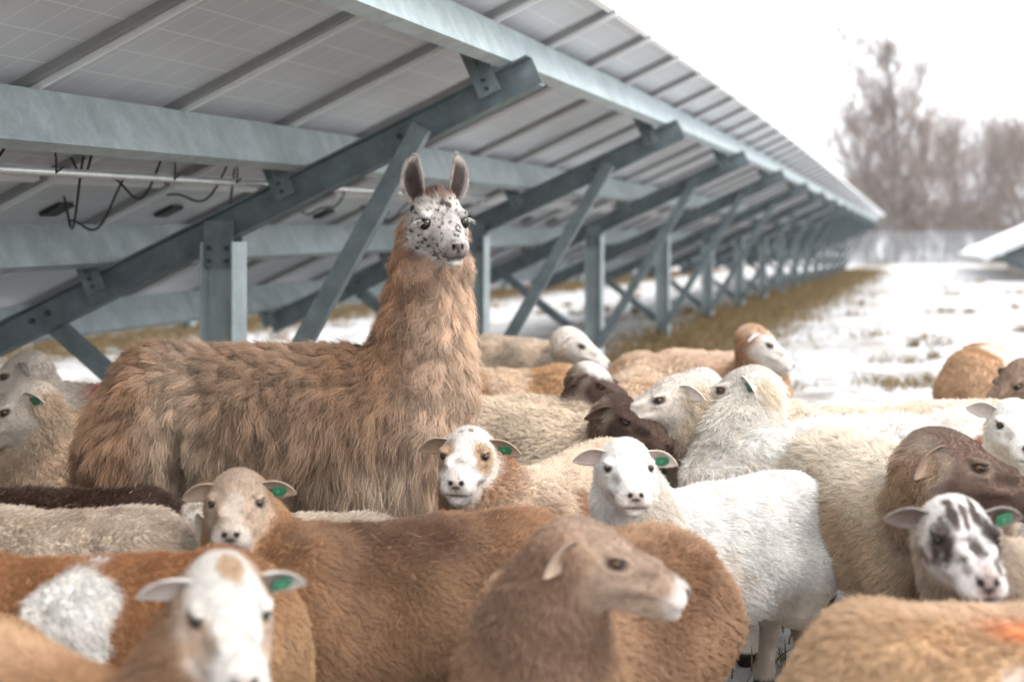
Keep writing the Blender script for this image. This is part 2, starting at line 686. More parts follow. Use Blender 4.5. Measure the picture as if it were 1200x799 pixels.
# ------------------------------------------------------------------ a sheep
WHITE = (0.76, 0.742, 0.71)
CREAM = (0.66, 0.565, 0.45)
TAN = (0.46, 0.31, 0.19)
RUST = (0.35, 0.175, 0.083)
BROWN = (0.215, 0.105, 0.052)
DARK = (0.075, 0.045, 0.032)
PINK = (0.50, 0.30, 0.25)


def sheep_prims(k, hp, Rh, hs=1.0):
    S = []
    A = S.append
    # trunk
    A(cap((-.27, 0, .515), (.20, 0, .505), .165, .155, .06))
    A(ell((-.06, 0, .475), (.34, .19, .175), .08))
    A(ell((-.32, 0, .52), (.15, .145, .155), .07))
    A(ell((.25, 0, .50), (.15, .145, .165), .07))
    A(cap((-.36, 0, .605), (.2, 0, .61), .06, .06, .08))
    for s in (-1, 1):
        A(cap((.23, s * .085, .44), (.245, s * .095, .27), .085, .040, .06, g='leg'))
        A(cap((.245, s * .095, .27), (.25, s * .095, .07), .034, .023, .03, g='leg'))
        A(cap((.252, s * .095, .06), (.268, s * .095, .018), .026, .03, .015, g='leg'))
        A(cap((-.31, s * .085, .48), (-.255, s * .10, .34), .13, .075, .07, g='leg'))
        A(cap((-.255, s * .10, .34), (-.385, s * .095, .235), .07, .034, .04, g='leg'))
        A(cap((-.385, s * .095, .235), (-.36, s * .095, .07), .031, .023, .03, g='leg'))
        A(cap((-.36, s * .095, .06), (-.342, s * .095, .018), .026, .03, .015, g='leg'))
    for s in (-1, 1):
        A(ell((-.31, s * .085, .645), (.06, .045, .030), .04))
        A(ell((.20, s * .075, .645), (.07, .04, .035), .05))
        A(ell((-.19, s * .215, .575), (.10, .060, .085), .07, sub=True))
        A(ell((.09, s * .225, .50), (.05, .050, .16), .06, sub=True))
    A(cap((-.44, 0, .56), (-.49, 0, .34), .032, .018, .04, g='tail'))
    # neck: a curved chain from the withers to the poll
    B = np.array([.25, 0, .54])
    E = hp / k + Rh @ np.array([-.055, 0, -.022]) * hs
    Mid = B * .5 + E * .5 + np.array([.05, 0, -.035])
    pts = [(1 - t) ** 2 * B + 2 * t * (1 - t) * Mid + t * t * E for t in np.linspace(0, 1, 5)]
    rad = [.140, .112, .090, .077, .067]
    for i in range(4):
        A(cap(pts[i], pts[i + 1], rad[i], rad[i + 1], .06, g='neck'))
    for p in S:
        p['fr'] = (np.zeros(3), np.eye(3), k)
    hf = (hp, Rh, k * hs)
    h = []
    A = h.append
    A(ell((-.035, 0, .006), (.080, .060, .060), .04))
    A(cap((.015, 0, -.010), (.132, 0, -.042), .056, .038, .03))
    A(ell((.150, 0, -.050), (.042, .043, .036), .02))
    A(cap((-.03, 0, -.058), (.130, 0, -.074), .040, .026, .03))
    for s in (-1, 1):
        A(ell((.000, s * .036, -.036), (.066, .032, .044), .03))
        A(ell((.042, s * .056, .0185), (.026, .014, .0085), .010))
        A(ell((.046, s * .056, -.0125), (.024, .011, .006), .008))
        A(ell((.085, s * .030, .000), (.050, .012, .012), .018))
        A(ell((.060, s * .050, -.040), (.060, .010, .010), .020))
        A(ell((.168, s * .022, -.058), (.024, .022, .020), .015))
    A(ell((.186, 0, -.038), (.014, .024, .015), .012))
    A(ell((.160, 0, -.088), (.026, .024, .012), .012))
    for s in (-1, 1):
        A(ell((.048, s * .069, .004), (.017, .014, .010), .008, sub=True))
        A(ell((.200, s * .015, -.035), (.011, .0055, .007), .004, sub=True))
    A(ell((.190, 0, -.0715), (.030, .05, .0022), .005, sub=True))
    A(ell((.202, 0, -.056), (.010, .0022, .014), .004, sub=True))
    for p in h:
        p['fr'] = hf
        p['g'] = 'head'
    return S + h


SHEEP = []


def make_sheep(label, cx, yb, k, yaw, hx, hy, hyaw, hpitch, sh=None, hz=None, coat=CREAM, neck=None, face=None, legs=None,
               marks=(), mottle=(), L=0.022, Ln=None, curl=0.0, ears=(('n', -8), ('n', -8)), tagged=None, detail=1.0, wpx=0.6,
               hroll=0, cat='sheep', s=None, name='sheep', hs=1.0, earcol=None, nose=None, cover=3.2, earL=.100, groom=None, facel=.008):
    neck = neck or coat
    face = face or neck
    legs = legs or face
    s = s or (yb - HOR) / (H - .72 * k)
    bx, by = at(cx, s)
    O = np.array([bx, by, float(ground_z(by))])
    Ry = rz(math.radians(yaw))
    if hx is None:                      # head hidden or out of the frame: carried straight ahead of the body
        hp = k * np.array([.46, 0, (hz or .72)])
        Rh = head_rot(0, hpitch)
        Hw = Ry @ hp + O
        sh = F / Hw[1]
    else:
        sh = sh or (hy - HOR) / (H - (hz or .76 * k))
        hxw, hyw = at(hx, sh)
        Hw = np.array([hxw, hyw, H - (hy - HOR) / sh])
        hp = Ry.T @ (Hw - O)
        Rh = Ry.T @ head_rot(hyaw, hpitch, hroll)
    nl = np.linalg.norm(hp - k * np.array([.25, 0, .54]))
    print('SHEEP %-60s s=%.0f sh=%.0f pos=(%.2f,%.2f) head=(%.2f,%.2f,%.2f) neck=%.2f' % (label[:60], s, sh, bx, by, *Hw, nl))
    prims = sheep_prims(k, hp, Rh, hs)
    lo, hi = hp - .20 * k, hp + .20 * k
    vox = max(.0085, 3.4 / s)
    V, Q = polygonise(prims, vox * 1.1, max(.0042, 1.9 / s), (lo, hi))
    nb = len(V)
    hk = k * hs
    # ears
    inn = np.zeros(nb)
    ear = np.zeros(nb)
    tags = []
    for side, (mode, dr) in zip((1, -1), ears):
        back = {'n': -.25, 'b': -.85, 'f': .15}[mode]
        dl = np.array([back, side * math.cos(math.radians(dr)), math.sin(math.radians(dr))])
        root = np.array([-.036, side * .047, .024])
        op = np.array([.85, 0, -.38]) if mode != 'b' else np.array([.25, side * .9, -.25])
        Ve, Qe, Ie = ear_mesh(root, dl, op, earL, .0265, bend=(.012, 0, -.026), amax=(1.25, .6), th=.006)
        Ve = Ve * hk @ Rh.T + hp
        Q = np.concatenate([Q, Qe + len(V)])
        V = np.concatenate([V, Ve])
        inn = np.concatenate([inn, Ie]); ear = np.concatenate([ear, np.ones(len(Ve))])
        if tagged and (tagged == 'b' or (tagged == 'l') == (side == 1)):
            dn = dl / np.linalg.norm(dl)
            opn = op - dn * (op @ dn); opn /= np.linalg.norm(opn)
            tags.append((root + dn * .050 + opn * .010 + np.array([0, 0, -.012]), dn, opn))
    far_ = sstep(.16, .24, np.linalg.norm(V - hp, axis=1) / k) * (1 - ear) * sstep(.25, .4, V[:, 2] / k)
    V = V + vnormals(V, Q) * (far_ * .045 * (fbm(V * 6 + 3.7 * len(SHEEP), 6) - .5))[:, None]
    N = vnormals(V, Q)

    def regions(P):
        def gd(g):
            return np.min([pd(p, P) for p in prims if p['g'] == g and not p.get('sub')], 0)
        dh, dn, db, dl = gd('head'), gd('neck'), gd('body'), gd('leg')
        wh = sstep(-.012 * k, .02 * k, np.minimum(dn, db) - dh)
        wn = sstep(-.03 * k, .05 * k, db - dn) * (1 - wh)
        wl = sstep(-.015 * k, .03 * k, np.minimum(db, dn) - dl) * sstep(.40 * k, .28 * k, P[:, 2])
        return wh, wn, wl

    def paint(P, wh, wn, wl, er, ii):
        hl = (P - hp) @ Rh / hk
        bl = P / k
        c = np.tile(np.array(coat), (len(P), 1))
        c = blend(c, neck, wn)
        for (sp, cc, rr, colr, *o) in marks:
            if sp == 'b':
                d = dict(soft=.3, amp=.0, freq=12, sym=False); d.update(o[0] if o else {})
                c = blend(c, colr, emask(bl, cc, rr, **d) * (1 - wh))
        c = blend(c, legs, wl)
        fc = np.tile(np.array(face), (len(P), 1))
        for (sp, cc, rr, colr, *o) in marks:
            if sp == 'h':
                d = dict(soft=.3, amp=.25, freq=40, sym=False); d.update(o[0] if o else {})
                fc = blend(fc, colr, emask(hl, cc, rr, **d))
        # pigment of nose, nostrils, lips and eye rims
        nc = nose or tuple(.45 * x for x in (PINK if sum(face) > 1.2 else DARK))
        fc = blend(fc, nc, emask(hl, (.196, 0, -.040), (.016, .024, .018), .4) * .6)
        fc = blend(fc, (.02, .013, .012), np.maximum(emask(hl, (.198, .0155, -.035), (.014, .0085, .0085), .3, sym=True), emask(hl, (.202, .005, -.047), (.014, .008, .005), .4, sym=True) * .8))
        fc = blend(fc, (.05, .03, .028), np.maximum(emask(hl, (.192, 0, -.0715), (.034, .034, .0042), .4), emask(hl, (.204, 0, -.057), (.014, .003, .014), .4)) * .85)
        fc = blend(fc, (.05, .033, .028), emask(hl, (.048, .061, .004), (.025, .022, .0135), .3, sym=True) * .9)
        fc = fc * .74
        c = blend(c, fc, np.maximum(wh, er))
        c = blend(c, tuple(.72 * x for x in (earcol or tuple(.6 * a + .4 * b for a, b in zip(face, PINK)))), er * ii * .8)
        if earcol:
            c = blend(c, tuple(.72 * x for x in earcol), er * .7)
        for (colr, freq, th, amt, reg) in mottle:
            ww = {'all': 1, 'head': np.maximum(wh, er), 'body': (1 - wh) * (1 - er), 'neck': wn}[reg]
            c = blend(c, colr, sstep(th - .08, th + .08, fbm(P * freq, 11)) * amt * ww)
        tone = .84 + .32 * fbm(P * 7 / k, 5)
        hm = np.maximum(wh, er)
        tone = tone * (1 + hm * (.34 * (fbm(hl * 42, 14) - .5) + .30 * (fbm(hl * 130, 15, 2) - .5)))
        hoof = sstep(.045 * k, .035 * k, P[:, 2])
        c = c * tone[:, None]
        return blend(c, (.03, .024, .02), hoof)
    wh, wn, wl = regions(V)
    wh[nb:] = 1; wn[nb:] = 0; wl[nb:] = 0
    cv = paint(V, wh, wn, wl, ear, inn)
    ob = mesh_obj(name, V, Q, M['skin'], col=cv)
    ob.location = O
    ob.rotation_euler = (0, 0, math.radians(yaw))
    tag(ob, label, cat, 'flock of sheep round the llama')
    # eyes
    for side in (1, -1):
        e = hp + Rh @ (np.array([.045, side * .0550, .0040]) * hk)
        sphere('eye', e, .0118 * hk, M['iris'], ob)
        pu = hp + Rh @ (np.array([.0468, side * .0566, .0038]) * hk)
        sphere('pupil', pu, .0108 * hk, M['eye'], ob, squash=(1.05, 1, .80), R=Rh)
    for (c0, dn, opn) in tags:
        mb = MB()
        side = np.cross(dn, opn)
        pts = []
        for (a, b) in ((-.012, -.017), (.012, -.017), (.014, -.010), (.014, .014), (.006, .024), (-.006, .024), (-.014, .014), (-.014, -.010)):
            pts.append((a, b))
        to = lambda v: Vector(hp + Rh @ (np.array(v) * hk))
        a0, b0 = to(c0), to(c0 + opn * .002)
        up = Vector(Rh @ dn)
        mb.prism([(x * hk * 1.05, y * hk * .95) for x, y in pts], a0, b0, up)
        mb.prism([(.005 * hk * math.cos(t), .005 * hk * math.sin(t)) for t in np.linspace(0, 2 * PI, 9)[:-1]], b0, to(c0 + opn * .005), up, 1)
        mb.build('ear_tag', [M['tag'], M['tag_stud']], ob)
    # fleece
    if FUR > 0:
        Ln = Ln or L
        w0 = wpx / (s * .853)
        Lb = L * (1 - np.maximum(wh, wl)) * (1 - wn) + Ln * wn * (1 - wh)
        Lv = np.maximum(Lb, facel * k) * (1 - .45 * ear)
        hl = (V - hp) @ Rh / hk
        bare = np.maximum(emask(hl, (.19, 0, -.045), (.022, .026, .02), .4), emask(hl, (.047, .06, .005), (.024, .02, .012), .35, sym=True))
        bare = np.maximum(bare, emask(hl, (.19, 0, -.0715), (.03, .05, .005), .3))
        # thinner, finer strands where the coat is short
        dens = (np.where(Lv < .012 * k, 1.5, 1.0) / np.maximum(Lv, .007)) * (1 - bare) * sstep(.035 * k, .05 * k, V[:, 2])
        dens *= np.where(inn > .5, .3, 1)
        g = grow(V, Q, N, dens, cover / w0 * FUR * detail, O, Ry)
        if g:
            q, w4 = g
            p = interp(V, q, w4); nn = interp(N, q, w4); nn /= np.linalg.norm(nn, axis=1)[:, None] + 1e-9
            ih, iN, il, ie = (interp(x, q, w4) for x in (wh, wn, wl, ear))
            ll = interp(Lv, q, w4)
            ll = ll * (.75 + .5 * fbm(p * 26, 8))
            comb = np.tile(np.array([-1., 0, -.75]), (len(p), 1))
            comb = blend(comb, np.array([-.45, 0, -1.]), iN)
            comb = blend(comb, -Rh[:, 0], np.maximum(ih, ie))
            comb = blend(comb, np.array([0, 0, -1.]), il)
            comb = comb + 1.1 * (np.stack([fbm(p * 9, sd) for sd in (21, 22, 23)], 1) - .5)
            bodyw = (1 - ih) * (1 - il) * (1 - ie)
            col = paint(p, ih, iN, il, ie, interp(inn, q, w4))
            cen, cid = clump_centres(p, .03 * k, 77)
            col = col * (1 + .22 * bodyw * (cid - .5) + .34 * (rng.random(len(p)) - .5))[:, None]
            wv = curl * (bodyw * .35 + .65 * iN) * bodyw
            P = strands(p, nn, comb, ll, .45 + .25 * (1 - bodyw), .85, 5 if curl else 4, clump=(.42 + .26 * (wv > .001)) * bodyw,
                        csize=(.019 if curl else .015) * k, wave=wv, wfreq=1.1, jit=.28, seed=31)
            m = P.shape[1]
            ksel = rng.choice(len(p), min(len(p), int(len(p) * .0012)), replace=False)      # bits of hay caught in the wool
            ksel = ksel[(bodyw[ksel] > .6)]
            if len(ksel):
                hd = rng.normal(size=(len(ksel), 3))
                hd -= nn[ksel] * (hd * nn[ksel]).sum(1)[:, None] * .8
                hd /= np.linalg.norm(hd, axis=1)[:, None]
                hl_ = .012 + .03 * rng.random(len(ksel))
                P[ksel] = (p[ksel] + nn[ksel] * (ll[ksel] * .55)[:, None])[:, None, :] + hd[:, None, :] * hl_[:, None, None] * np.linspace(-.5, .5, m)[None, :, None]
                col[ksel] = np.array([.42, .30, .15]) * (.45 + .7 * rng.random((len(ksel), 1)))
            rr = (.5 * w0 * np.where(ih + ie > .5, .7, 1))[:, None] * (1 - .65 * np.linspace(0, 1, m))[None, :]
            curves_obj('fleece', P, rr, np.clip(col, 0, .95), M['hair'], ob)
    SHEEP.append(ob)
    return ob


# ------------------------------------------------------------------ the llama
def make_llama():
    s = 380.0
    bx, by = at(322, s)
    O = np.array([bx, by, 0.0])
    yaw = -7
    Ry = rz(math.radians(yaw))
    sh = 386.0
    hx_, hy_ = at(515, sh)
    Hw = np.array([hx_, hy_, H - (259 - HOR) / sh])
    hp = Ry.T @ (Hw - O)
    Rh = Ry.T @ head_rot(-71, -11, 2)
    prims = []
    A = prims.append
    A(cap((-.29, 0, .755), (.30, 0, .745), .215, .210, .07))
    A(ell((-.02, 0, .70), (.45, .235, .215), .08))
    A(ell((-.375, 0, .755), (.155, .20, .225), .08))
    A(cap((-.38, 0, .885), (.25, 0, .91), .075, .075, .09))
    A(ell((.385, 0, .73), (.175, .19, .235), .08))
    for sd in (-1, 1):
        A(cap((.34, sd * .10, .62), (.345, sd * .11, .42), .12, .075, .06, g='leg'))
        A(cap((.345, sd * .11, .42), (.35, sd * .11, .08), .055, .032, .04, g='leg'))
        A(cap((.352, sd * .11, .06), (.385, sd * .11, .025), .036, .034, .02, g='leg'))
        A(cap((-.39, sd * .10, .67), (-.33, sd * .12, .50), .17, .11, .08, g='leg'))
        A(cap((-.33, sd * .12, .50), (-.45, sd * .11, .36), .095, .055, .05, g='leg'))
        A(cap((-.45, sd * .11, .36), (-.42, sd * .11, .08), .048, .032, .04, g='leg'))
        A(cap((-.42, sd * .11, .06), (-.385, sd * .11, .025), .036, .034, .02, g='leg'))
    A(cap((-.48, 0, .80), (-.53, 0, .60), .06, .035, .06, g='tail'))
    E = hp + Rh @ np.array([-.075, 0, -.05])
    B = np.array([.43, 0, .80])
    Mid = np.array([.485, .0, 1.08])
    pts = [(1 - t) ** 2 * B + 2 * t * (1 - t) * Mid + t * t * E for t in np.linspace(0, 1, 7)]
    rad = [.176, .148, .122, .106, .096, .088, .080]
    for i in range(6):
        A(cap(pts[i], pts[i + 1], rad[i], rad[i + 1], .06, g='neck'))
    for sd in (-1, 1):
        A(ell((-.225, sd * .27, .50), (.046, .21, .30), .035, sub=True))
        A(ell((.135, sd * .27, .46), (.034, .16, .20), .035, sub=True))
    h = []
    A = h.append
    A(ell((-.035, 0, .012), (.092, .074, .076), .04))
    A(cap((.02, 0, -.012), (.150, 0, -.040), .064, .036, .035))
    A(ell((.160, 0, -.047), (.038, .038, .034), .02))
    A(cap((-.04, 0, -.062), (.13, 0, -.074), .046, .024, .03))
    for sd in (-1, 1):
        A(ell((-.01, sd * .040, -.042), (.075, .042, .055), .03))
        A(ell((.045, sd * .056, .030), (.030, .014, .008), .016))
        A(ell((.052, sd * .055, -.022), (.028, .010, .006), .016))
        A(ell((.182, sd * .012, -.056), (.020, .016, .015), .010))
    A(ell((.190, 0, -.036), (.014, .022, .014), .012))
    A(ell((.165, 0, -.088), (.026, .022, .013), .012))
    for sd in (-1, 1):
        A(ell((.056, sd * .080, .005), (.022, .020, .014), .008, sub=True))
        A(ell((.205, sd * .013, -.036), (.012, .0045, .008), .004, sub=True))
    A(ell((.190, 0, -.0735), (.034, .05, .0026), .005, sub=True))
    A(ell((.205, 0, -.054), (.016, .0025, .014), .004, sub=True))
    for p in h:
        p['fr'] = (hp, Rh, 1.0); p['g'] = 'head'
    prims += h
    V, Q = polygonise(prims, .0095, .0042, (hp - .22, hp + .22))
    nb = len(V)
    inn = np.zeros(nb); ear = np.zeros(nb)
    for side in (1, -1):
        prof = ([0, .15, .4, .65, .85, .95, 1], [.62, .85, 1, .92, .66, .38, .1])
        Ve, Qe, Ie = ear_mesh((-.055, side * .052, .058), (-.10, side * .50, 1), (.9, side * .42, .1), .150, .036,
                              bend=(.014, -side * .048, 0), amax=(1.05, .6), th=.006, prof=prof, nt=16, nu=11)
        Ve = Ve @ Rh.T + hp
        Q = np.concatenate([Q, Qe + len(V)]); V = np.concatenate([V, Ve])
        inn = np.concatenate([inn, Ie]); ear = np.concatenate([ear, np.ones(len(Ve))])
    N = vnormals(V, Q)

    def regions(P):
        def gd(g):
            return np.min([pd(p, P) for p in prims if p['g'] == g and not p.get('sub')], 0)
        dh, dn, db, dl = gd('head'), gd('neck'), gd('body'), gd('leg')
        wh = sstep(-.006, .014, np.minimum(dn, db) - dh)
        wn = sstep(-.04, .06, db - dn) * (1 - wh)
        wl = sstep(-.02, .04, np.minimum(db, dn) - dl) * sstep(.60, .42, P[:, 2])
        return wh, wn, wl

    def paint(P, wh, wn, wl, er, ii):
        hl = (P - hp) @ Rh
        c = np.tile(np.array([.285, .188, .124]), (len(P), 1))
        c = blend(c, (.31, .185, .11), emask(P, (-.46, 0, .72), (.22, .5, .36), .25, .3, 6))      # russet haunch
        c = blend(c, (.48, .365, .265), emask(P, (-.24, 0, .70), (.10, .5, .34), .5, .45, 7) * .8)   # pale flank fold
        c = blend(c, (.50, .385, .28), emask(P, (.0, 0, .56), (.42, .5, .15), .4, .3, 7) * .75)     # paler belly wool
        c = blend(c, (.37, .215, .128), wn * sstep(.95, 1.2, P[:, 2]))
        c = blend(c, (.30, .17, .095), emask(P, (.33, 0, .98), (.16, .35, .18), .5, .4, 8) * .7)  # dark at the base of the neck
        Wp = P @ Ry.T
        c = blend(c, (.62, .47, .35), sstep(.40, .56, P[:, 0]) * .75 * (1 - wh) * sstep(.5, .7, P[:, 2] + .2 * fbm(P * 9, 2)))
        c = blend(c, (.60, .48, .37), emask(P, (.36, -.2, .56), (.22, .3, .14), .4, .3, 8) * .8)
        c = blend(c, (.20, .11, .065), wl * .6)
        f = np.tile(np.array([.64, .60, .56]), (len(P), 1))
        f = blend(f, (.20, .125, .09), emask(hl, (-.05, 0, .075), (.085, .062, .034), .35, .35, 45))  # brown poll
        # small dark freckles
        hq = hl + .007 * (np.stack([fbm(hl * 70, q_) for q_ in (51, 52, 53)], 1) - .5)
        for size, th, sd in ((.011, .62, 25), (.019, .52, 5), (.034, .42, 15)):
            cen, cid = clump_centres(hq, size, sd)
            d = np.linalg.norm((hq - cen) * np.array([.8, 1, 1.15]), axis=1) / size
            rd = .10 + .27 * cid
            f = blend(f, (.045, .032, .03), (1 - sstep(rd * .8, rd * 1.15, d)) * (cid > th) * .92)
        f = blend(f, (.085, .066, .06), emask(hl, (.195, 0, -.042), (.020, .026, .022), .4) * .85)
        f = blend(f, (.14, .105, .095), emask(hl, (.178, .0, -.064), (.036, .036, .018), .5, .3, 60) * .8)
        f = blend(f, (.02, .014, .013), emask(hl, (.204, .0135, -.037), (.014, .0065, .010), .3, sym=True))
        f = blend(f, (.04, .03, .028), emask(hl, (.185, 0, -.0735), (.04, .05, .0045), .4) * .9)
        f = blend(f, (.035, .026, .024), emask(hl, (.056, .070, .004), (.030, .028, .0185), .3, sym=True) * .92)
        c = blend(c, f, np.maximum(wh, er))
        c = blend(c, (.022, .013, .011), np.clip(er * ii * 1.1, 0, 1) * .97)
        c = blend(c, (.42, .37, .33), er * (1 - ii) * .7)
        tone = (.62 + .76 * fbm(P * 8, 5)) * (.86 + .28 * fbm(P * 24, 6)) * (1 + np.maximum(wh, er) * (.4 * (fbm(hl * 45, 14) - .5) + .35 * (fbm(hl * 140, 15, 2) - .5)))
        return c * tone[:, None]
    wh, wn, wl = regions(V)
    wh[nb:] = 1; wn[nb:] = 0; wl[nb:] = 0
    cv = paint(V, wh, wn, wl, ear, inn)
    ob = mesh_obj('llama', V, Q, M['skin'], col=cv)
    ob.location = O
    ob.rotation_euler = (0, 0, math.radians(yaw))
    tag(ob, 'shaggy brown llama with white freckled face and raised ears above the flock', 'llama')
    for side in (1, -1):
        e = hp + Rh @ np.array([.057, side * .0590, .004])
        sphere('eye', e, .0198, M['eye'], ob, seg=18)
    if FUR > 0:
        hl = (V - hp) @ Rh
        w0 = .44 / (s * .853)
        long_ = .058 + .050 * sstep(.75, .55, V[:, 2]) - .026 * sstep(.82, .95, V[:, 2])
        long_ = long_ + .02 * emask(V, (.40, -.1, .68), (.22, .35, .22), .5)
        gro = np.maximum(emask(V * np.array([1, 0, 1]), (-.225, 0, .50), (.055, 1, .27), .4), emask(V * np.array([1, 0, 1]), (.135, 0, .46), (.05, 1, .19), .4))
        long_ = long_ * (1 - .72 * gro)
        Lv = long_ * (1 - wn) + (.050 - .014 * sstep(1.1, 1.35, V[:, 2])) * wn
        Lv = Lv * (1 - wl) + .03 * wl
        Lv = Lv * (1 - wh) + .011 * wh
        top = emask(hl, (-.06, 0, .07), (.08, .06, .04), .5)
        Lv = Lv + top * .020 * wh * (1 - ear)
        Lv = np.where(ear > .5, .012 - .006 * inn, Lv)
        bare = np.maximum(emask(hl, (.20, 0, -.042), (.020, .026, .02), .4), emask(hl, (.056, .074, .005), (.032, .028, .020), .35, sym=True))
        bare = np.maximum(bare, emask(hl, (.20, 0, -.0735), (.03, .05, .004), .3))
        dens = (np.where(Lv < .014, 1.6, 1.0) / np.maximum(Lv, .008)) * (1 - bare) * sstep(.035, .06, V[:, 2])
        dens *= np.where(inn > .25, .0, 1)
        q, w4 = grow(V, Q, N, dens, 6.0 / w0 * FUR, O, Ry)
        p = interp(V, q, w4); nn = interp(N, q, w4); nn /= np.linalg.norm(nn, axis=1)[:, None] + 1e-9
        ih, iN, il, ie = (interp(x, q, w4) for x in (wh, wn, wl, ear))
        ll = interp(Lv, q, w4)
        ll = ll * (.65 + .7 * fbm(p * 18, 8))
        comb = np.tile(np.array([-.16, 0, -1.]), (len(p), 1))
        comb = blend(comb, np.array([-.75, 0, -.7]), sstep(.86, .98, p[:, 2]) * (1 - iN))
        comb = blend(comb, np.array([-.35, -.1, -1.]), iN)
        comb = blend(comb, -Rh[:, 0], ih)
        comb = blend(comb, Rh[:, 2], ie)
        comb = comb + 1.3 * (np.stack([fbm(p * 7, sd) for sd in (21, 22, 23)], 1) - .5) * (1 - ih)[:, None]
        wool = (1 - ih) * (1 - ie)
        col = paint(p, ih, iN, il, ie, interp(inn, q, w4))
        cen, cid = clump_centres(p, .030, 41)
        col = col * (1 + .75 * wool * (cid - .5) + .36 * (rng.random(len(p)) - .5))[:, None]
        wv = wool * (.006 + .005 * iN)
        ll = ll * (.75 + .5 * cid)
        P = strands(p, nn, comb, ll, .48, .97, 8, clump=(.68 - .10 * iN) * wool, csize=.030, wave=wv * .8, wfreq=1.35, jit=.14, seed=41)
        c2, id2 = clump_centres(p + .35 * (P[:, -1] - p), .016, 63)
        off = (c2 - p) - nn * ((c2 - p) * nn).sum(1)[:, None]
        tt = np.linspace(0, 1, 8)
        P += off[:, None, :] * (.30 * wool)[:, None, None] * (tt ** 1.2)[None, :, None]
        P += (rng.normal(size=(len(p), 3)) * .007 * wool[:, None])[:, None, :] * (tt ** 1.5)[None, :, None]
        rr = (.5 * w0 * np.where(ih + ie > .5, .7, 1))[:, None] * (1 - .7 * np.linspace(0, 1, 8))[None, :]
        curves_obj('fleece', P, rr, np.clip(col, 0, .95), M['hair'], ob)
        # pale eyelashes
        for side in (1, -1):
            K = 7
            a = np.linspace(-1, 1, K)
            base = np.stack([.056 + .017 * a, side * (.0735 - .004 * a * a) * np.ones(K), .018 - .006 * a * a], 1)
            dv = np.stack([.35 + .5 * a, side * np.ones(K) * 1.0, -.05 - .12 * rng.random(K)], 1)
            dv /= np.linalg.norm(dv, axis=1)[:, None]
            ln = .024 * (.8 + .3 * rng.random(K))
            pts_ = np.stack([base + dv * (ln * t)[:, None] + np.array([0, 0, -.008]) * t * t for t in (0, .33, .66, 1)], 1)
            pts_ = pts_ @ Rh.T + hp
            curves_obj('eyelashes', pts_, np.tile(np.array([.0006, .0005, .0004, .0002]), (K, 1)), np.tile(np.array([.8, .74, .66]), (K, 1)), M['hair'], ob)
    return ob


# ------------------------------------------------------------------ solar arrays
TH = math.atan(479 / F)
TILT = math.radians(24.5)
AX = Vector((math.sin(TH), math.cos(TH), 0))
RV = Vector((math.cos(TH), -math.sin(TH), 0))
UP = Vector((RV.x * math.cos(TILT), RV.y * math.cos(TILT), math.sin(TILT)))
NV = Vector((-RV.x * math.sin(TILT), -RV.y * math.sin(TILT), math.cos(TILT)))
P0 = Vector((-1.373, 6.77, 0))
BAY = 4.0
PUR = [1.525, .43, -.67, -1.77]


def drop(t, lat=0):
    p = P0 + AX * t + RV * lat
    return float(ground_z(p.y))


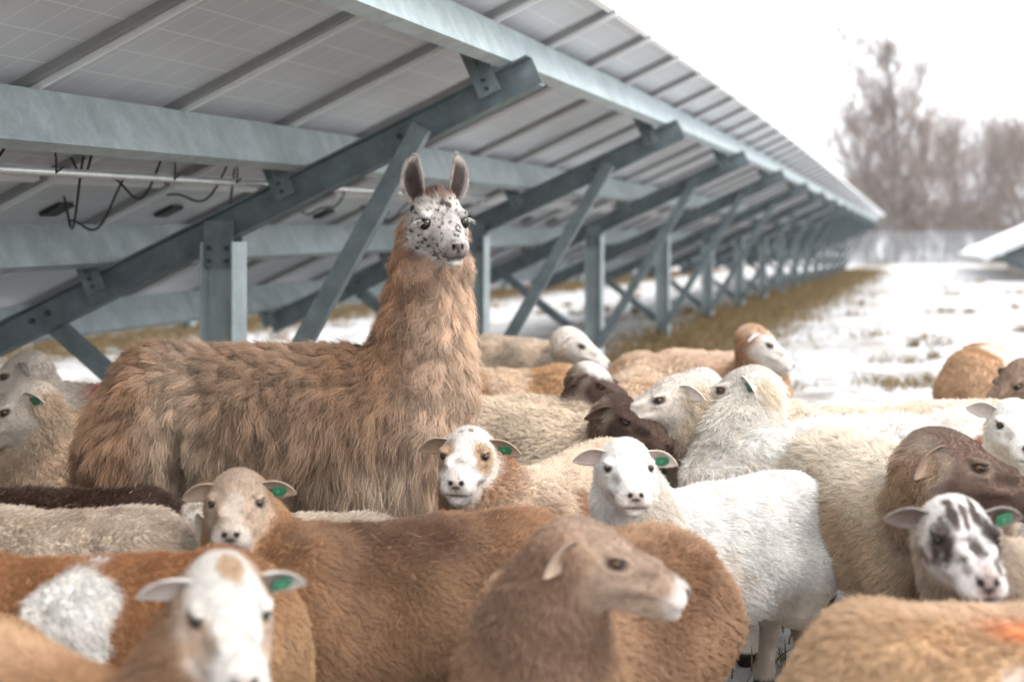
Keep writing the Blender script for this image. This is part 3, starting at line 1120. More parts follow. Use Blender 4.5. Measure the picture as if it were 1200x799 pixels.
def solar_row(label, lat, i0, i1, snowy=False, parts_near=True, cables=False, max_panels=100):
    org = P0 + RV * lat + AX * (BAY * i0)
    root = empty('solar_array', (org.x, org.y, 0))
    tag(root, label, 'solar array', 'rows of solar panels')

    def pt(t, u, n=0.0, z=1.37):
        p = AX * (t - BAY * i0) + UP * u + NV * n
        return Vector((p.x, p.y, p.z + z + drop(t, lat)))
    RH = .075                                        # half depth of the rafter
    PH = .20                                         # purlin depth
    for i in range(i0, i1 + 1):
        t = i * BAY
        g = drop(t, lat)
        # rafter: C channel
        mb = MB()
        w, h, e = .085, RH, .008
        prof = [(-w / 2, -h), (w / 2, -h), (w / 2, -h + e), (-w / 2 + e, -h + e), (-w / 2 + e, h - e), (w / 2, h - e), (w / 2, h), (-w / 2, h)]
        a, b = pt(t, -1.86), pt(t, 1.69)
        mb.prism([(-x, y) for x, y in prof] if False else prof, a, b, NV)
        if i <= 5 and not snowy:
            for u in (-1.12, -1.02, 1.0, 1.1):
                c = pt(t, u) - AX * (w / 2)
                mb.prism([(.016 * math.cos(q), .016 * math.sin(q)) for q in np.linspace(0, 2 * PI, 9)[:-1]], c + AX * .001, c - AX * .014, NV, 1)
        mb.build('rafter', [M['steel_dark'], M['bolt']], root)
        # post: H section with a head plate
        mb = MB()
        d, bw, e = .085, .075, .009
        prof = [(-bw, -d), (bw, -d), (bw, -d + e), (e / 2, -d + e), (e / 2, d - e), (bw, d - e), (bw, d), (-bw, d), (-bw, d - e), (-e / 2, d - e), (-e / 2, -d + e), (-bw, -d + e)]
        base = Vector((pt(t, 0).x, pt(t, 0).y, g - .1))
        mb.prism(prof, base, Vector((base.x, base.y, 1.30 + g)), RV)
        o = mb.build('post', [M['steel'], M['bolt']], root)
        mb = MB()
        tp = Vector((base.x, base.y, 1.18 + g))
        for s_ in (-1, 1):
            c = tp + AX * (.051 * s_)
            mb.bar(c + Vector((0, 0, 0)), c + Vector((0, 0, .22)), .15, .008, AX)
        if i <= 4:
            for (x, z) in ((-.045, .03), (.045, .03), (-.045, .09), (.045, .09)):
                c = tp - AX * .055 + RV * x + Vector((0, 0, z))
                mb.prism([(.012 * math.cos(q), .012 * math.sin(q)) for q in np.linspace(0, 2 * PI, 7)[:-1]], c, c - AX * .012, (0, 0, 1), 1)
        mb.build('post_bracket', [M['steel_dark'], M['bolt']], root)
        for u, zb in ((1.08, .08), (-1.09, .14)):
            mb = MB()
            off = AX * (.085 if u < 0 else -.085)
            ta = pt(t, u, -.05) + off
            bb = Vector((base.x, base.y, zb + g)) + off
            mb.prism([(-.042, -.03), (.042, -.03), (.042, -.022), (-.034, -.022), (-.034, .03), (-.042, .03)], bb, ta + (ta - bb).normalized() * .06, AX)
            mb.build('brace', M['steel_dark'], root)
        for u in PUR:
            mb = MB()
            c = pt(t, u - .055, RH - .10)
            e2 = pt(t, u - .055, RH + PH - .015)
            # tapered cleat plate standing on the rafter
            q = AX * .05
            up2 = UP
            for sgn in (1,):
                o_ = -AX * .048
                poly = [(-.055, -.09), (.05, -.09), (.05, .17), (.0, .18), (-.06, .10)]
                A_ = pt(t, u - .06, RH) + o_
                mb.prism([(x, y) for x, y in poly], A_, A_ - AX * .008, NV)
                if i <= 3:
                    for yy in (-.06, -.02):
                        cc = A_ - AX * .008 + NV * yy
                        mb.prism([(.010 * math.cos(k), .010 * math.sin(k)) for k in np.linspace(0, 2 * PI, 7)[:-1]], cc, cc - AX * .010, NV, 1)
            mb.bar(pt(t, u - .052, RH + .003) - AX * .056, pt(t, u - .052, RH + PH - .03) - AX * .056, .004, .11, AX)
            mb.build('cleat', [M['steel_dark'], M['bolt']], root)
    tA = BAY * i0 - 1.2
    tB = BAY * i1 + 1.2
    ts = [tA] + [BAY * i for i in range(i0, i1 + 1)] + [tB]
    for u in PUR:
        mb = MB()
        w, h, e = .065, PH, .006
        prof = [(0, 0), (w, 0), (w, .022), (w - e, .022), (w - e, e), (e, e), (e, h - e), (w - e, h - e), (w - e, h - .022), (w, h - .022), (w, h), (0, h)]
        prof = [(w - x, y) for x, y in prof][::-1]        # flat web towards the high side
        for a, b in zip(ts[:-1], ts[1:]):
            mb.prism(prof, pt(a, u + .03, RH), pt(b, u + .03, RH), NV)
        mb.build('purlin', M['steel'], root)
    # modules: two rows of portrait panels, four to a bay
    ML, MW, MT = 2.14, .985, .04
    nb = RH + PH + .018
    cand = []
    n0, n1 = int(math.floor(tA)), int(math.ceil(tB))
    for j in range(n0, n1):
        for r_ in (0, 1):
            uc = -2.31 + .5 * ML + r_ * (ML + .03)
            cand.append((j + .5, uc))
    sheet = MB()
    sheet.add([(-MW / 2 + .005, -ML / 2 + .005, .030), (MW / 2 - .005, -ML / 2 + .005, .030), (MW / 2 - .005, ML / 2 - .005, .030), (-MW / 2 + .005, ML / 2 - .005, .030),
               (-MW / 2 + .005, -ML / 2 + .005, .038), (MW / 2 - .005, -ML / 2 + .005, .038), (MW / 2 - .005, ML / 2 - .005, .038), (-MW / 2 + .005, ML / 2 - .005, .038)],
              [(3, 2, 1, 0), (4, 5, 6, 7)], 0)
    sheet.f += [(0, 1, 5, 4), (1, 2, 6, 5), (2, 3, 7, 6), (3, 0, 4, 7)]; sheet.mi += [1] * 4
    sheet.mi[1] = 1
    jb = MB()
    jb.bar((-.06, ML / 2 - .32, .018), (.06, ML / 2 - .32, .018), .11, .022)
    fr = MB()
    for sx in (-1, 1):
        wd = .018 if sx > 0 else .038                     # light and shade coloured in: broad shaded side, slim bright lip
        if sx > 0:
            fr.bar((MW / 2 - .007, -ML / 2, -.0065), (MW / 2 - .007, ML / 2, -.0065), .014, .013)
        fr.bar((sx * (MW / 2 - wd / 2), -ML / 2, .0185), (sx * (MW / 2 - wd / 2), ML / 2, .0185), wd, .037 if sx > 0 else .035, mi=0 if sx > 0 else 1)
        fr.bar((-MW / 2 + .054, sx * (ML / 2 - .0165), .0185), (MW / 2 - .022, sx * (ML / 2 - .0165), .0185), .033, .036)
    Rm = Matrix((AX, UP, NV)).transposed()          # local x along the row, y up the slope
    if Rm.determinant() < 0:
        Rm = Matrix((-AX, UP, NV)).transposed()

    cand.sort(key=lambda c: c[0])
    def mat4(t, u):
        g0, g1 = drop(t - .5, lat), drop(t + .5, lat)
        return Matrix.Translation(pt(t, u, nb)) @ Rm.to_4x4()
    meshes = None
    for n_, (t, u) in enumerate(cand[:max_panels]):
        if meshes is None:
            a = sheet.build('solar_panel', [M['back'], M['glass']], root)
            f_ = fr.build('panel_frame', [M['alu'], M['frame_shade']], a)
            j_ = jb.build('junction_box', M['cable'], a)   # first panel is a lower one
            meshes = (a.data, f_.data, j_.data)
        else:
            a = bpy.data.objects.new('solar_panel', meshes[0]); COL.objects.link(a); a.parent = root
            f_ = bpy.data.objects.new('panel_frame', meshes[1]); COL.objects.link(f_); f_.parent = a
            j_ = None
            if t < 10 and not snowy and u < 0:
                j_ = bpy.data.objects.new('junction_box', meshes[2]); COL.objects.link(j_); j_.parent = a
        a.matrix_local = mat4(t, u)
    rest = cand[max_panels:]
    if rest:
        mb = MB()
        for (t, u) in rest:
            m4 = mat4(t, u)
            mb.add([m4 @ Vector(v) for v in sheet.v], sheet.f, 0)
            mb.add([m4 @ Vector(v) for v in fr.v], fr.f, 2)  # far panels keep their bright frames
        o = mb.build('solar_panel', [M['back'], M['glass'], M['alu']], root)
        o['kind'] = 'stuff'
    # snow lying on the glass
    if snowy or True:
        mb = MB()
        nn = nb + .042
        th = .11 if snowy else .03
        ua, ub = -2.30, 2.0
        prof = [(ua + .02, nn), (ub - .02, nn), (ub - .05, nn + th * .8), (ub - .3, nn + th), (ua + .3, nn + th), (ua + .06, nn + th * .85)]
        for a, b in zip(ts[:-1], ts[1:]):
            V = [pt(a, u, n) for u, n in prof] + [pt(b, u, n) for u, n in prof]
            k = len(prof)
            mb.add(V, [(i, (i + 1) % k, k + (i + 1) % k, k + i) for i in range(k)] + [tuple(range(k))[::-1], tuple(range(k, 2 * k))])
        o = mb.build('snow_layer', M['snow'], root)
        if snowy:
            o['label'] = 'thick white snow on the panel slope'
    if cables:
        mb = MB()
        pts = [pt(t, .27, .10, 1.37) for t in np.linspace(-3.9, 3.6, 16)]
        mb.tube(pts, .016, 10)
        mb.build('conduit', M['tube'], root, smooth=True)
        # drooping leads below the purlins
        r = random.Random(4)
        spec = [(-1.9, .42, -.55, .30), (-1.45, .40, .05, .16), (-1.15, .1, -.3, .24), (-.95, .43, -.1, .22), (-.62, -.05, -.55, .16),
                (-.35, .42, -.25, .20), (.15, .1, -.4, .26), (-1.7, .0, -.5, .12), (.9, .40, -.2, .24), (1.6, .1, -.4, .22), (2.2, .35, -.3, .2), (2.9, .1, -.4, .2)]
        for (t, ua, ub, sag) in spec:
            mb = MB()
            a = pt(t, ua, RH + PH - .01); b = pt(t + r.uniform(.25, .7), ub, RH + PH + .01)
            P_ = []
            for q in np.linspace(0, 1, 14):
                p = a.lerp(b, q)
                p.z -= .72 * sag * 4 * q * (1 - q) * (.8 + .4 * math.sin(q * 5 + t))
                P_.append(p)
            mb.tube(P_, .0055, 6)
            mb.build('cable', M['cable'], root, smooth=True)
        for t in (-2.55, -1.95, -1.15, -.62):
            mb = MB()
            a = pt(t, .43, RH + .05) + RV * .02
            P_ = [a + Vector((.0, 0, .05)), a + RV * .02 + Vector((0, 0, .02)), a + RV * .02 + AX * .02 + Vector((0, 0, -.05)), a + AX * .05 + Vector((0, 0, -.10)), a + AX * .09 + Vector((0, 0, -.08))]
            mb.tube(P_, .004, 5)
            mb.build('cable_tie', M['cable'], root, smooth=True)
    return root


# ------------------------------------------------------------------ ground
def build_ground():
    xs = np.concatenate([np.linspace(-260, -40, 13)[:-1], np.linspace(-40, -6, 35)[:-1], np.linspace(-6, 6, 121)[:-1], np.linspace(6, 40, 35)[:-1], np.linspace(40, 260, 13)])
    ys = np.concatenate([np.linspace(-60, 0, 7)[:-1], np.linspace(0, 14, 141)[:-1], np.linspace(14, 60, 93)[:-1], np.linspace(60, 200, 57)[:-1], np.linspace(200, 280, 9)])
    X, Y = np.meshgrid(xs, ys, indexing='ij')
    Pn = np.stack([X.ravel(), Y.ravel(), np.zeros(X.size)], 1)
    Z = ground_z(Pn[:, 1])
    amp = sstep(90, 20, np.abs(Pn[:, 1])) * sstep(60, 15, np.abs(Pn[:, 0]))
    Z = Z + amp * (.05 * (fbm(Pn * 1.1, 2) - .5) + .025 * (fbm(Pn * 5.0, 3) - .5)) - .006
    V = np.stack([X.ravel(), Y.ravel(), Z], 1)
    nx, ny = len(xs), len(ys)
    I, J = np.meshgrid(np.arange(nx - 1), np.arange(ny - 1), indexing='ij')
    a = (I * ny + J).ravel()
    Q = np.stack([a, a + ny, a + ny + 1, a + 1], 1)
    m, n, l, b = newmat('snowy_pasture')
    tc = n.new('ShaderNodeTexCoord')

    def math_(op, a, b_=None):
        x = n.new('ShaderNodeMath'); x.operation = op
        for i, v in enumerate((a, b_)):
            if v is None:
                continue
            if isinstance(v, (int, float)):
                x.inputs[i].default_value = v
            else:
                l.new(v, x.inputs[i])
        return x.outputs[0]

    def noise(scale, det=6, rough=.6):
        x = n.new('ShaderNodeTexNoise'); x.inputs['Scale'].default_value = scale; x.inputs['Detail'].default_value = det
        x.inputs['Roughness'].default_value = rough
        l.new(tc.outputs['Object'], x.inputs['Vector'])
        return x.outputs['Fac']

    def ramp(v, a, b_, ca=(0, 0, 0, 1), cb=(1, 1, 1, 1)):
        r = n.new('ShaderNodeValToRGB')
        r.color_ramp.elements[0].position = a; r.color_ramp.elements[0].color = ca
        r.color_ramp.elements[1].position = b_; r.color_ramp.elements[1].color = cb
        l.new(v, r.inputs['Fac'])
        return r.outputs['Color']

    def mix(f, a, b_):
        x = n.new('ShaderNodeMix'); x.data_type = 'RGBA'
        l.new(f, x.inputs['Factor'])
        for k, v in (('A', a), ('B', b_)):
            if isinstance(v, tuple):
                x.inputs[k].default_value = v
            else:
                l.new(v, x.inputs[k])
        return x.outputs['Result']
    # lateral distance from the row axis: strips of bare grass in the shelter of the rows
    dt = n.new('ShaderNodeVectorMath'); dt.operation = 'DOT_PRODUCT'
    l.new(tc.outputs['Object'], dt.inputs[0]); dt.inputs[1].default_value = (RV.x, RV.y, 0)
    lat = math_('SUBTRACT', dt.outputs['Value'], P0.dot(RV))
    wob = math_('MULTIPLY', math_('SUBTRACT', noise(1.3), .5), 1.6)
    lat = math_('ADD', lat, wob)
    rows = math_('PINGPONG', math_('ADD', math_('SUBTRACT', lat, .55), 68.0), 3.4)      # 0 at each row axis, 3.4 between
    strip = ramp(rows, .0, 1.0)
    r_ = n.new('ShaderNodeMapRange'); r_.inputs['From Min'].default_value = .55; r_.inputs['From Max'].default_value = 1.3
    r_.inputs['To Min'].default_value = 1; r_.inputs['To Max'].default_value = 0
    l.new(rows, r_.inputs['Value'])
    strip = r_.outputs['Result']
    grasscol = mix(ramp(noise(2.0), .4, .62), (.10, .06, .03, 1), (.15, .10, .05, 1))
    grasscol = mix(ramp(noise(40), .35, .7), grasscol, (.085, .065, .025, 1))
    snowcol = mix(ramp(noise(9), .3, .7), (.53, .55, .59, 1), (.69, .705, .73, 1))
    patch = math_('MULTIPLY', ramp(noise(.75, 8, .62), .535, .63), ramp(noise(5, 6, .7), .38, .6))
    fine = ramp(noise(4.5, 8, .78), .505, .59)
    patch = math_('MAXIMUM', patch, math_('MULTIPLY', fine, .7))
    cover = math_('MAXIMUM', patch, math_('MULTIPLY', strip, ramp(noise(2.2, 8, .72), .41, .50)))
    slush = math_('MULTIPLY', ramp(noise(1.0, 9, .7), .42, .55), .75)
    snowcol = mix(slush, snowcol, (.36, .335, .30, 1))
    c = mix(cover, snowcol, grasscol)
    l.new(c, b.inputs['Base Color'])
    b.inputs['Roughness'].default_value = .8
    bp = n.new('ShaderNodeBump'); bp.inputs['Strength'].default_value = .6; bp.inputs['Distance'].default_value = .04
    l.new(noise(11, 8, .65), bp.inputs['Height']); l.new(bp.outputs['Normal'], b.inputs['Normal'])
    o = mesh_obj('ground', V, Q, m)
    o['label'] = 'pasture under patchy trampled snow with brown grass strips'
    o['kind'] = 'structure'
    return o


def ground_height(P):
    Z = ground_z(P[:, 1])
    q = np.stack([P[:, 0], P[:, 1], np.zeros(len(P))], 1)
    amp = sstep(90, 20, np.abs(P[:, 1])) * sstep(60, 15, np.abs(P[:, 0]))
    return Z + amp * (.05 * (fbm(q * 1.1, 2) - .5) + .025 * (fbm(q * 5.0, 3) - .5)) - .01


def build_grass():
    out = []
    # dense rank grass under the rows
    for lat, t0, t1, n in ((.5, -2, 60, 26000), (-6.3, -6, 60, 14000), (-13.1, -6, 60, 5000)):
        t = t0 + (t1 - t0) * rng.random(n) ** 1.7
        la = lat + rng.normal(size=n) * .52
        out.append(np.stack([P0.x + AX.x * t + RV.x * la, P0.y + AX.y * t + RV.y * la], 1))
    # tufts through the snow
    tx = []
    for _ in range(420):
        y = 3.0 + 45 * random.random() ** 1.6
        x = random.uniform(-.5, .75) * y * .8 + .3
        tx.append((x, y, random.uniform(.05, .22), int(10 + 40 * random.random())))
    tx += [(.98, 4.75, .10, 26), (.80, 4.95, .08, 22), (2.1, 7.2, .16, 160), (1.9, 9.4, .2, 120), (3.4, 12.5, .3, 160)]
    for (x, y, r, k) in tx:
        out.append(np.array([x, y]) + rng.normal(size=(k, 2)) * r * .6)
    XY = np.concatenate(out)
    n = len(XY)
    base = np.stack([XY[:, 0], XY[:, 1], np.zeros(n)], 1)
    base[:, 2] = ground_height(base)
    ht = (.05 + .13 * rng.random(n)) * sstep(2.0, 9.0, base[:, 1] + 2.0) * (.7 + .6 * fbm(base * .9, 4))
    lean = rng.normal(size=(n, 2)) * .38
    P = np.zeros((n, 4, 3))
    for i, t in enumerate((0, .35, .7, 1)):
        P[:, i] = base
        P[:, i, :2] += lean * (ht * t * t)[:, None]
        P[:, i, 2] += ht * t * (1 - .25 * t)
    w = .0022 * (1 + base[:, 1] / 14)
    rr = w[:, None] * np.array([1, .9, .6, .15])[None, :]
    a = rng.random((n, 1))
    c = np.array([.27, .18, .09]) * (1 - a) + np.array([.14, .11, .05]) * a
    c = c * (.7 + .6 * rng.random((n, 1)))
    o = curves_obj('dry_grass', P, rr, c, M['grass'])
    tag(o, 'dry yellow brown grass under the panel rows and through the snow', 'grass', kind='stuff')


# ------------------------------------------------------------------ trees and fence
def tree_skeleton(rnd, hgt, spread, lean=.0, levels=5, start=.25, r0=.16, kids=(6, 9)):
    thick, thin = [], []

    def branch(p, d, L, r, lev):
        n = 5 if lev < 3 else 3
        pts, q, dd = [p.copy()], p.copy(), d.copy()
        for i in range(n):
            dd = (dd + Vector((rnd.gauss(0, .05 if lev == 0 else .13), rnd.gauss(0, .05 if lev == 0 else .13), rnd.gauss(.07, .06)))).normalized()
            q = q + dd * (L / n)
            pts.append(q.copy())
        rs = [max(.006, r * (1 - .75 * i / n)) for i in range(n + 1)]
        (thick if lev < 2 else thin).append((pts, rs))
        if lev >= levels:
            return
        kn = rnd.randint(*kids) if lev == 0 else rnd.randint(4, 6) if lev < 3 else rnd.randint(3, 5)
        if lev == 0:
            kn = int(kn * 1.8)
        for j in range(kn):
            f = start + (1 - start) * (j + rnd.random()) / kn if lev == 0 else .2 + .8 * rnd.random()
            k = min(n - 1, int(f * n))
            b = pts[k].lerp(pts[k + 1], f * n - k)
            ax = (pts[k + 1] - pts[k]).normalized()
            side = Vector((rnd.gauss(0, 1), rnd.gauss(0, 1), rnd.gauss(0, .4)))
            side = (side - ax * side.dot(ax)).normalized()
            ang = rnd.uniform(.5, 1.0)
            nd = (ax * math.cos(ang) + side * math.sin(ang) * spread + Vector((0, 0, .25))).normalized()
            branch(b, nd, L * rnd.uniform(.42, .62) * (.42 + .80 * math.sin(PI * min(1, .12 + .80 * f)) if lev == 0 else 1), rs[k] * .55, lev + 1)
    branch(Vector((0, 0, -.2)), Vector((lean, 0, 1)).normalized(), hgt * .84, r0, 0)
    return thick, thin


def tree_mesh(rnd, **kw):
    thick, thin = tree_skeleton(rnd, **kw)
    a, b = MB(), MB()
    for pts, rs in thick:
        a.tube(pts, rs, 6)
    for pts, rs in thin:
        b.tube([pts[0], pts[len(pts) // 2], pts[-1]], [rs[0] * 1.1, rs[len(pts) // 2] * 1.1, max(.006, rs[-1])], 3)
    t = a.build('trunk', M['bark'])
    c = b.build('crown', M['twig'])
    COL.objects.unlink(t); COL.objects.unlink(c)
    md = (t.data, c.data)
    bpy.data.objects.remove(t); bpy.data.objects.remove(c)
    return md


def place_tree(name, label, md, px, Y, sc, rot, group):
    x = (px - CX) * Y / F
    r = empty(name, (x, Y, float(ground_z(Y))), rot)
    r.scale = (sc, sc, sc)
    tag(r, label, 'tree' if 'shrub' not in name else 'shrub', group)
    for nm, d in zip(('trunk', 'crown'), md):
        o = bpy.data.objects.new(nm, d); COL.objects.link(o); o.parent = r
    return r


def build_trees():
    rnd = random.Random(12)
    big = tree_mesh(rnd, hgt=12.0, spread=1.0, levels=5, start=.10, r0=.20, kids=(10, 11))
    mid = tree_mesh(rnd, hgt=10.0, spread=.75, levels=4, start=.2, r0=.12, kids=(8, 10))
    mid2 = tree_mesh(rnd, hgt=9.0, spread=.6, levels=4, start=.3, r0=.10, kids=(8, 10))
    shr = tree_mesh(rnd, hgt=4.5, spread=1.2, levels=4, start=.02, r0=.05, kids=(10, 12))
    G = 'bare trees along the far fence'
    place_tree('bare_tree', 'tallest bare tree with wide spreading crown at the end of the panel row', big, 1050, 92, 1.10, 1.9, G)
    place_tree('bare_tree', 'broad bare tree just left of the tallest crown, over the panel end', big, 1018, 97, .84, 5.0, G)
    place_tree('bare_tree', 'second broad bare tree standing close behind the tallest one', big, 1082, 104, .80, 2.1, G)
    far = [(972, 'slim bare tree rising just over the far end of the panels', 118, .55, mid), (1005, 'slender bare tree between the panel end and the tallest bare tree', 112, .75, mid2),
           (1108, 'narrow bare tree right of the tallest crown', 110, .82, mid), (1128, 'thin bare tree in the brown thicket gap', 118, .95, mid2),
           (1146, 'bare tree above the snow covered panel row', 108, .80, mid), (1166, 'dark trunked bare tree second from the right edge', 114, .98, mid2),
           (1188, 'bare tree at the right edge of the view', 110, .9, mid), (1212, 'bare tree beyond the right edge of the thicket', 116, .95, mid2), (1240, 'outermost bare tree on the right', 112, .9, mid)]
    for i, (px, lab, Y, sc, md) in enumerate(far):
        place_tree('bare_tree', lab, md, px, Y, sc, i * 1.3, G)
    for i, (px, lab, sc) in enumerate(((1118, 'bare tree with the bushiest crown behind the thicket', 1.0), (1157, 'tall many branched bare tree over the snow covered panels', 1.05), (1178, 'bare tree with crooked crown near the right edge', 1.0), (1200, 'bushy bare tree cut by the right edge of the frame', 1.05))):
        place_tree('bare_tree', lab, mid, px, 116 + 3 * i, sc, 2.2 * i + 1, G)
    r2 = random.Random(5)
    for i in range(34):
        px = 985 + i * 8 + r2.uniform(-5, 5)
        place_tree('bare_shrub', 'leafless brown shrub in the thicket below the bare trees', shr, px, r2.uniform(98, 124), r2.uniform(.75, 1.35), r2.uniform(0, 6), 'brown thicket behind the fence')


def build_fence():
    Y = 86.0
    z0 = float(ground_z(Y))
    x0, x1 = -6, 44
    root = empty('wire_fence', (0, Y, z0))
    tag(root, 'grey wire mesh fence closing the far end of the snowy field', 'fence')
    x = x0
    while x <= x1 + .01:
        MB().tube([(x, 0, -.3), (x, 0, 1.95)], .045, 8).build('post', M['wire'], root)
        x += 3.2
    mb = MB()
    for z in np.linspace(.08, 1.85, 13):
        mb.bar((x0, .0, z), (x1, .0, z), .03, .03)
    n = int((x1 - x0) / .12)
    for i in range(n):
        xx = x0 + i * .12
        mb.bar((xx, .014, .05), (xx, .014, 1.86), .040, .012, (0, 1, 0))
    mb.bar((x0, -.02, 1.88), (x1, -.02, 1.88), .08, .08)
    mb.build('wire_mesh', M['wire'], root)


# ------------------------------------------------------------------ build it
build_ground()
build_grass()
solar_row('long steel framed solar array with grey undersides behind the llama', 0, -1, 14, cables=True)
solar_row('second solar array glimpsed low beyond the first row', -6.8, -1, 14, max_panels=0)
solar_row('snow covered solar array at the right edge of the far field', 7.4, 11, 17, snowy=True, max_panels=40)
build_fence()
build_trees()
hz_ = MB()
hz_.bar((0, -70, 7.0), (0, 290, 7.0), 540, 26.0)
ho = hz_.build('haze', simple('haze_air', (1, 1, 1)))
tag(ho, 'thin pale winter haze hanging over the whole field', 'haze', kind='stuff')
hm_ = ho.data.materials[0]
hn, hl2 = hm_.node_tree.nodes, hm_.node_tree.links
hn.remove(hn['Principled BSDF'])
pv = hn.new('ShaderNodeVolumePrincipled')
pv.inputs['Color'].default_value = (.93, .96, 1, 1)
pv.inputs['Density'].default_value = .0005
hl2.new(pv.outputs[0], hn['Material Output'].inputs['Volume'])
print('setting', round(time.time() - T0, 1))

ms = make_sheep
OUT = dict(wpx=1.0, cover=2.6)       # out of focus: fewer, broader strands
# --- front
ms('white faced sheep with brown neck and tan cheek, nearest in the lower left corner', 60, 757, .95, -42, 266, 708, -70, -14, sh=725, hs=1.0, coat=(.36, .20, .10), neck=(.20, .11, .06),
   face=(.62, .585, .54), ears=(('n', 0), ('n', 2)), tagged='l', marks=[('h', (.06, -.05, -.02), (.08, .03, .04), (.47, .34, .25), dict(amp=.5)), ('h', (.06, .05, -.03), (.07, .025, .03), (.5, .37, .28), dict(amp=.5)), ('h', (.12, -.01, -.03), (.03, .014, .02), (.55, .42, .33), dict(amp=.5)), ('h', (-.01, .005, .062), (.035, .022, .03), (.40, .27, .17), dict(amp=.6)), ('h', (-.06, .05, .02), (.05, .03, .05), (.44, .31, .21), dict(amp=.5)), ('h', (.10, .03, -.05), (.04, .02, .03), (.55, .4, .3)),
                                                              ('b', (-.2, 0, .7), (.2, .08, .05), (.55, .36, .22), dict(soft=.6))], wpx=.8, detail=.8)
ms('rust brown sheep with white splash on its side at the left edge', 84, 672, 1.0, 178, None, 640, 185, -15, coat=RUST, neck=RUST, face=TAN, s=565,
   marks=[('b', (-.02, .15, .58), (.085, .25, .17), WHITE, dict(amp=.75, freq=9, soft=.1)), ('b', (.24, .15, .58), (.05, .2, .07), (.7, .6, .5), dict(amp=.5, freq=14, soft=.15)),
          ('b', (-.42, 0, .45), (.14, .3, .2), (.40, .25, .13), dict(soft=.6))], L=.02, wpx=.8)
ms('tan faced sheep with orange neck staring at the camera, dark smudges on its back', 462, 597, .98, 204, 278, 586, -84, -3, sh=500, hs=.95, coat=(.345, .20, .11), neck=(.42, .235, .12), face=(.46, .345, .255),
   ears=(('n', 3), ('n', -4)), tagged='l', earcol=(.52, .40, .31), marks=[('h', (.165, 0, -.06), (.045, .05, .045), (.70, .63, .56)), ('h', (.10, 0, -.0), (.08, .028, .04), (.58, .49, .41)),
    ('b', (.0, .0, .66), (.22, .2, .13), (.155, .085, .052), dict(amp=.6, freq=7, soft=.5)), ('b', (-.25, .1, .5), (.14, .2, .10), (.20, .11, .06), dict(amp=.6, freq=8, soft=.5)),
    ('b', (-.40, .0, .62), (.13, .2, .12), (.40, .22, .12), dict(amp=.4, freq=7, soft=.5))], nose=(.08, .05, .045), wpx=.5, cover=3.6, L=.019)
ms('brown sheep in the foreground turned right in profile with pale muzzle', 693, 628, .97, 238, 700, 650, -10, -9, sh=622, hs=.95, coat=(.40, .245, .145), neck=(.26, .16, .105), face=(.40, .285, .21), s=545,
   ears=(('b', -28), ('b', -28)), curl=.004, marks=[('h', (.178, 0, -.055), (.045, .05, .042), (.74, .68, .63)), ('h', (.06, 0, -.085), (.09, .05, .04), (.50, .38, .29), dict(soft=.5)),
    ('h', (.05, .055, .0), (.035, .03, .025), (.42, .30, .22), dict(sym=True)), ('b', (-.1, .1, .62), (.2, .3, .12), (.24, .125, .062), dict(amp=.6, freq=9, soft=.4))], nose=(.07, .055, .055), L=.024, Ln=.026, wpx=.7, detail=.9,
   earcol=(.44, .33, .25))
ms('white sheep with clean white face and pale ears looking straight at the camera', 838, 556, .95, 222, 735, 546, -88, -2, sh=455, coat=WHITE, face=(.86, .83, .79), legs=(.52, .45, .38), ears=(('n', -4), ('n', 3)), tagged='l',
   marks=[('h', (.17, 0, -.06), (.04, .05, .03), (.84, .76, .70))], mottle=[((.60, .50, .39), 6, .60, .5, 'body')], nose=(.30, .21, .19), wpx=.5, cover=3.8, L=.02, earcol=(.74, .60, .53))
ms('sheep with tan and white speckled face beside the llama chest', 652, 529, 1.0, 238, 547, 532, -97, -3, sh=425, coat=(.66, .54, .42), neck=(.36, .19, .095), face=(.80, .755, .70), s=400, ears=(('n', -5), ('n', -2)), tagged='l',
   earcol=(.50, .33, .21), marks=[('h', (.05, .052, .0), (.055, .034, .05), (.46, .31, .20), dict(sym=True, amp=.3)), ('h', (.11, .0, -.02), (.028, .022, .03), (.27, .19, .15)), ('h', (.165, 0, -.05), (.03, .03, .03), (.66, .50, .42)),
          ('h', (-.01, .01, .07), (.012, .01, .02), (.3, .2, .14)), ('h', (.0, -.016, .07), (.009, .008, .02), (.3, .2, .14)),
          ('b', (.1, .16, .5), (.05, .2, .16), (.37, .19, .09), dict(amp=.6, freq=10, soft=.3)), ('b', (-.02, .16, .46), (.045, .2, .12), (.37, .19, .09), dict(amp=.6, freq=10, soft=.3)), ('b', (-.2, .16, .46), (.10, .2, .14), (.40, .22, .11), dict(amp=.6, freq=10, soft=.3))],
   nose=(.32, .22, .19), curl=.005, Ln=.026, L=.022, wpx=.5, cover=3.6)
ms('sheep with dark chocolate face and cream body behind the white faced sheep', 660, 470, 1.03, -30, 735, 490, -48, -10, sh=352, coat=(.66, .56, .44), neck=(.20, .13, .08), face=(.105, .06, .042), ears=(('n', 5), ('n', 0)), tagged='l', curl=.006, Ln=.03,
   mottle=[((.55, .45, .34), 26, .58, .6, 'neck')], marks=[('b', (-.3, -.1, .42), (.3, .3, .14), (.42, .30, .2))], wpx=.6, earcol=(.12, .075, .05))
ms('big white sheep seen from behind with head turned away to the left', 950, 484, 1.05, 196, 868, 455, 150, -10, sh=352, coat=(.76, .745, .715), neck=(.73, .69, .63), face=(.80, .75, .68), ears=(('b', -5), ('n', -5)), tagged='l', curl=.005, Ln=.045, L=.03,
   mottle=[((.56, .44, .29), 12, .60, .55, 'neck')], wpx=.6, cover=3.4)
